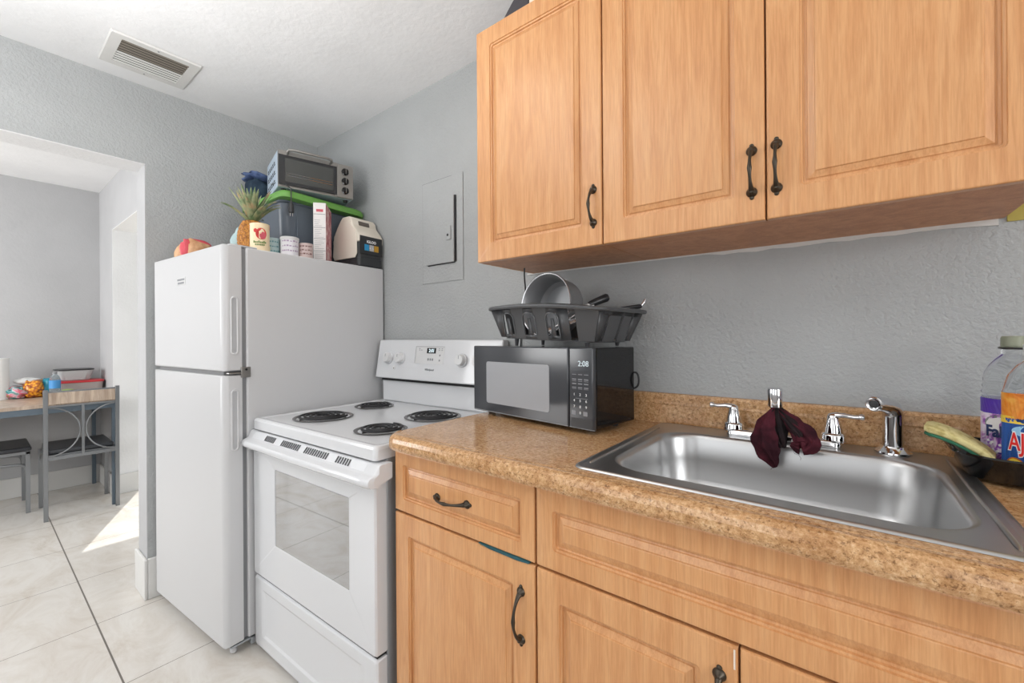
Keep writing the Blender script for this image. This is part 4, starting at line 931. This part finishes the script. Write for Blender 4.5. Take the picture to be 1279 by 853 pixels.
ch = thing('dining_chair', 'grey metal dining chair with wood top rail and two curved back rods', 'chair', (-4.105, -.845, 0))
# local: back at x=0, seat towards -x, width along y
hw = .176; t_ = .011
def bar(p, q_, th=.011, nm='rail', par=None, m_=CHAIRM):
    return M().tube([p, q_], th, 4).obj(nm, m_, par, smooth=30)
for s in (-1, 1):
    q = M(); q.loops([[(x - t_, s * hw - t_, z), (x + t_, s * hw - t_, z), (x + t_, s * hw + t_, z), (x - t_, s * hw + t_, z)] for x, z in ((.0, 0), (.0, .44), (.004, .62), (.012, .862))]); q.obj('leg', CHAIRM, ch, bevel=.002)
    q = M(); q.loops([[(x - t_, s * (hw - .004) - t_, z), (x + t_, s * (hw - .004) - t_, z), (x + t_, s * (hw - .004) + t_, z), (x - t_, s * (hw - .004) + t_, z)] for x, z in ((-.375, 0), (-.365, .425))]); q.obj('leg', CHAIRM, ch, bevel=.002)
    q = M(); q.tube(smoothpts([(-.366, s * (hw - .004), .30), (-.35, s * (hw - .004), .37), (-.30, s * (hw - .004), .405)], 8), .007, 8); q.tube([(-.02, s * (hw - .004), .30), (-.04, s * (hw - .004), .37), (-.09, s * (hw - .004), .405)], .007, 8); q.obj('brace', CHAIRM, ch)
M().box(.000, .016, -hw + .012, hw - .012, .765, .842).obj('top_rail', DWOOD, ch, bevel=.002)
q = M().box(.001, .013, -hw + .01, hw - .01, .842, .852).box(.001, .012, -hw + .01, hw - .01, .745, .757); q.obj('back_frame', CHAIRM, ch, smooth=0)
M().box(-.006, .006, -hw + .01, hw - .01, .395, .418).obj('lower_rail', CHAIRM, ch, bevel=.001)
M().box(-.001, .011, -.007, .007, .41, .746).obj('centre_bar', CHAIRM, ch, bevel=.001)
for s in (-1, 1):
    q = M(); q.tube([(.005, s * (hw - .01) - s * .152 * math.sin(PI * i / 20), .582 + .160 * math.cos(PI * i / 20)) for i in range(21)], .0045, 8); q.obj('curved_rod', CHAIRM, ch)
q = M().box(-.385, -.012, -hw + .008, hw - .008, .405, .428); q.obj('seat_frame', CHAIRM, ch, bevel=.002)
M().box(-.39, -.014, -hw + .012, hw - .012, .428, .462).obj('seat', VINYL, ch, bevel=.012, bseg=3)
st_ = thing('stool', 'backless metal stool with black vinyl seat left of the chair', 'stool', (-4.61, -1.245, 0))
for sx in (-1, 1):
    for sy in (-1, 1):
        M().box(sx * .185 - .011, sx * .185 + .011, sy * .165 - .011, sy * .165 + .011, 0, .425).obj('leg', CHAIRM, st_, bevel=.002)
for sx in (-1, 1):
    q = M(); q.tube(smoothpts([(sx * .185, .160, .26), (sx * .185, .155, .315), (sx * .185, .120, .338), (sx * .185, 0, .345), (sx * .185, -.120, .338), (sx * .185, -.155, .315), (sx * .185, -.160, .26)], 24), .010, 8); q.obj('brace', CHAIRM, st_)
M().box(-.196, .196, -.176, .176, .405, .427).obj('seat_frame', CHAIRM, st_, bevel=.002)
M().box(-.205, .205, -.183, .183, .427, .458).obj('seat', VINYL, st_, bevel=.012, bseg=3)

PAPER = mat('white_paper', (226, 226, 224), .8)
pr = thing('paper_towel_roll', 'white paper towel roll standing on the dining table', 'paper towel roll', (-4.74, -1.208, TZ)); pr.scale = (1, 1, 1.1)
M().lathe([(.020, .27), (.058, .27), (.060, .268), (.060, .002), (.058, 0), (.020, 0)], seg=40).obj('roll', PAPER, pr)
M().lathe([(.0195, .0), (.0195, .2695), (.017, .2695), (.017, .001)], seg=24, cap0=False, cap1=False).obj('core', KR, pr)
CHIP = mat('snack_print', (200, 130, 40), .3); vn = nodes(CHIP)[0].new('ShaderNodeTexVoronoi'); vn.inputs['Scale'].default_value = 60; nodes(CHIP)[1].new(coords(CHIP), vn.inputs['Vector'])
setc(CHIP, ramp(CHIP, vn.outputs['Distance'], [(.15, (236, 180, 50)), (.45, (206, 120, 34)), (.7, (120, 60, 36))]))
FOIL = mat('printed_foil', (150, 150, 150), .3); setc(FOIL, ramp(FOIL, noise(FOIL, coords(FOIL), 24, 3, .6, .5), [(.32, (60, 40, 70)), (.42, (30, 140, 140)), (.5, (190, 190, 190)), (.6, (210, 90, 120)), (.7, (90, 130, 60))]))
sn = thing('snack_bag', 'colourful snack bag lying on the dining table, orange and teal', 'snack bag', (-4.74, -1.035, TZ), group='snack bags on the dining table'); sn.scale = (1.1, 1.12, 1.15)
blob((0, -.07, .040), (.06, .055, .040), amp=.15, seed=21, sq_=.8).obj('foil_end', FOIL, sn, smooth=80)
blob((0, .005, .055), (.07, .052, .058), amp=.10, seed=22, sq_=.7).obj('printed_middle', CHIP, sn, smooth=80)
blob((0, .065, .060), (.06, .026, .060), amp=.08, seed=23, sq_=.7).obj('teal_end', mat('teal_foil', (30, 128, 150), .3), sn, smooth=80)
blob((-.03, -.02, .105), (.05, .065, .022), amp=.15, seed=24).obj('white_top', PAPER, sn, smooth=80)
gb = thing('snack_bag', 'small green snack bag beside the water bottle', 'snack bag', (-4.56, -.872, TZ), group='snack bags on the dining table')
blob((0, 0, .029), (.04, .045, .028), amp=.12, seed=31).obj('bag', mat('green_foil', (140, 168, 84), .3), gb, smooth=80)
wbt = thing('water_bottle', 'clear water bottle with blue label on the dining table', 'bottle', (-4.62, -.932, TZ))
M().lathe([(.028, 0), (.031, .004), (.031, .10), (.030, .13), (.024, .15), (.012, .168), (.012, .176)], seg=28).obj('bottle', clear('bottle_plastic', (225, 235, 240), .05, .85, 1.1), wbt)
M().lathe([(.0135, .0), (.0135, .016), (.001, .017)], (0, 0, .172), seg=20).obj('cap', GREYP, wbt)
M().lathe([(.0318, .066), (.0318, .126)], seg=28, cap0=False, cap1=False).obj('label', mat('blue_bottle_label', (70, 140, 200), .4), wbt)
fc = thing('food_container', 'wide clear container with red lid, lower of the two stacked', 'container', (-4.77, -.782, TZ), group='stacked food containers'); fc.scale = (1, 1.12, 1.25)
q = M(); q.loops([[(x, y, z) for x, y in rr(-.09 - e, .09 + e, -.11 - e, .11 + e, .03, 5)] for z, e in ((0, -.008), (.004, -.003), (.075, .004))]); q.obj('body', clear('frosted_plastic', (206, 194, 190), .25, .35, 1.2), fc, smooth=45)
q = M(); q.loops([[(x, y, z) for x, y in rr(-.096 - e, .096 + e, -.118 - e, .118 + e, .034, 5)] for z, e in ((.073, 0), (.075, .002), (.083, .002), (.086, -.004))]); q.obj('lid', mat('red_plastic', (206, 62, 68), .35), fc, smooth=45)
fc = thing('food_container', 'clear container with black lid stacked on the red-lidded one', 'container', (-4.77, -.815, TZ + .109), group='stacked food containers'); fc.scale = (1.1, 1.2, 1.15)
q = M(); q.loops([[(x, y, z) for x, y in rr(-.07 - e, .07 + e, -.085 - e, .085 + e, .03, 5)] for z, e in ((0, -.018), (.004, -.012), (.070, .004))]); q.obj('body', clear('pale_plastic', (214, 214, 214), .25, .35, 1.2), fc, smooth=45)
q = M(); q.loops([[(x, y, z) for x, y in rr(-.076 - e, .076 + e, -.091 - e, .091 + e, .034, 5)] for z, e in ((.068, 0), (.070, .002), (.076, .002), (.078, -.004))]); q.obj('lid', BLACKP, fc, smooth=45)

# ------------------------------------------------------------------ kitchen ceiling lamp (just above the frame)
lp = thing('ceiling_lamp', 'round white flush ceiling lamp in the kitchen', 'ceiling lamp', (-1.12, -.90, ZC))
M().lathe([(.15, 0), (.155, -.01), (.15, -.02)], seg=40).obj('base', WPLAST, lp)
LG = mat('lamp_glass', (240, 240, 236), .4, emit=(255, 246, 232), es=4.2)
M().lathe([(.145, -.02), (.14, -.045), (.115, -.072), (.07, -.09), (.001, -.096)], seg=40).obj('lamp_shade', LG, lp)
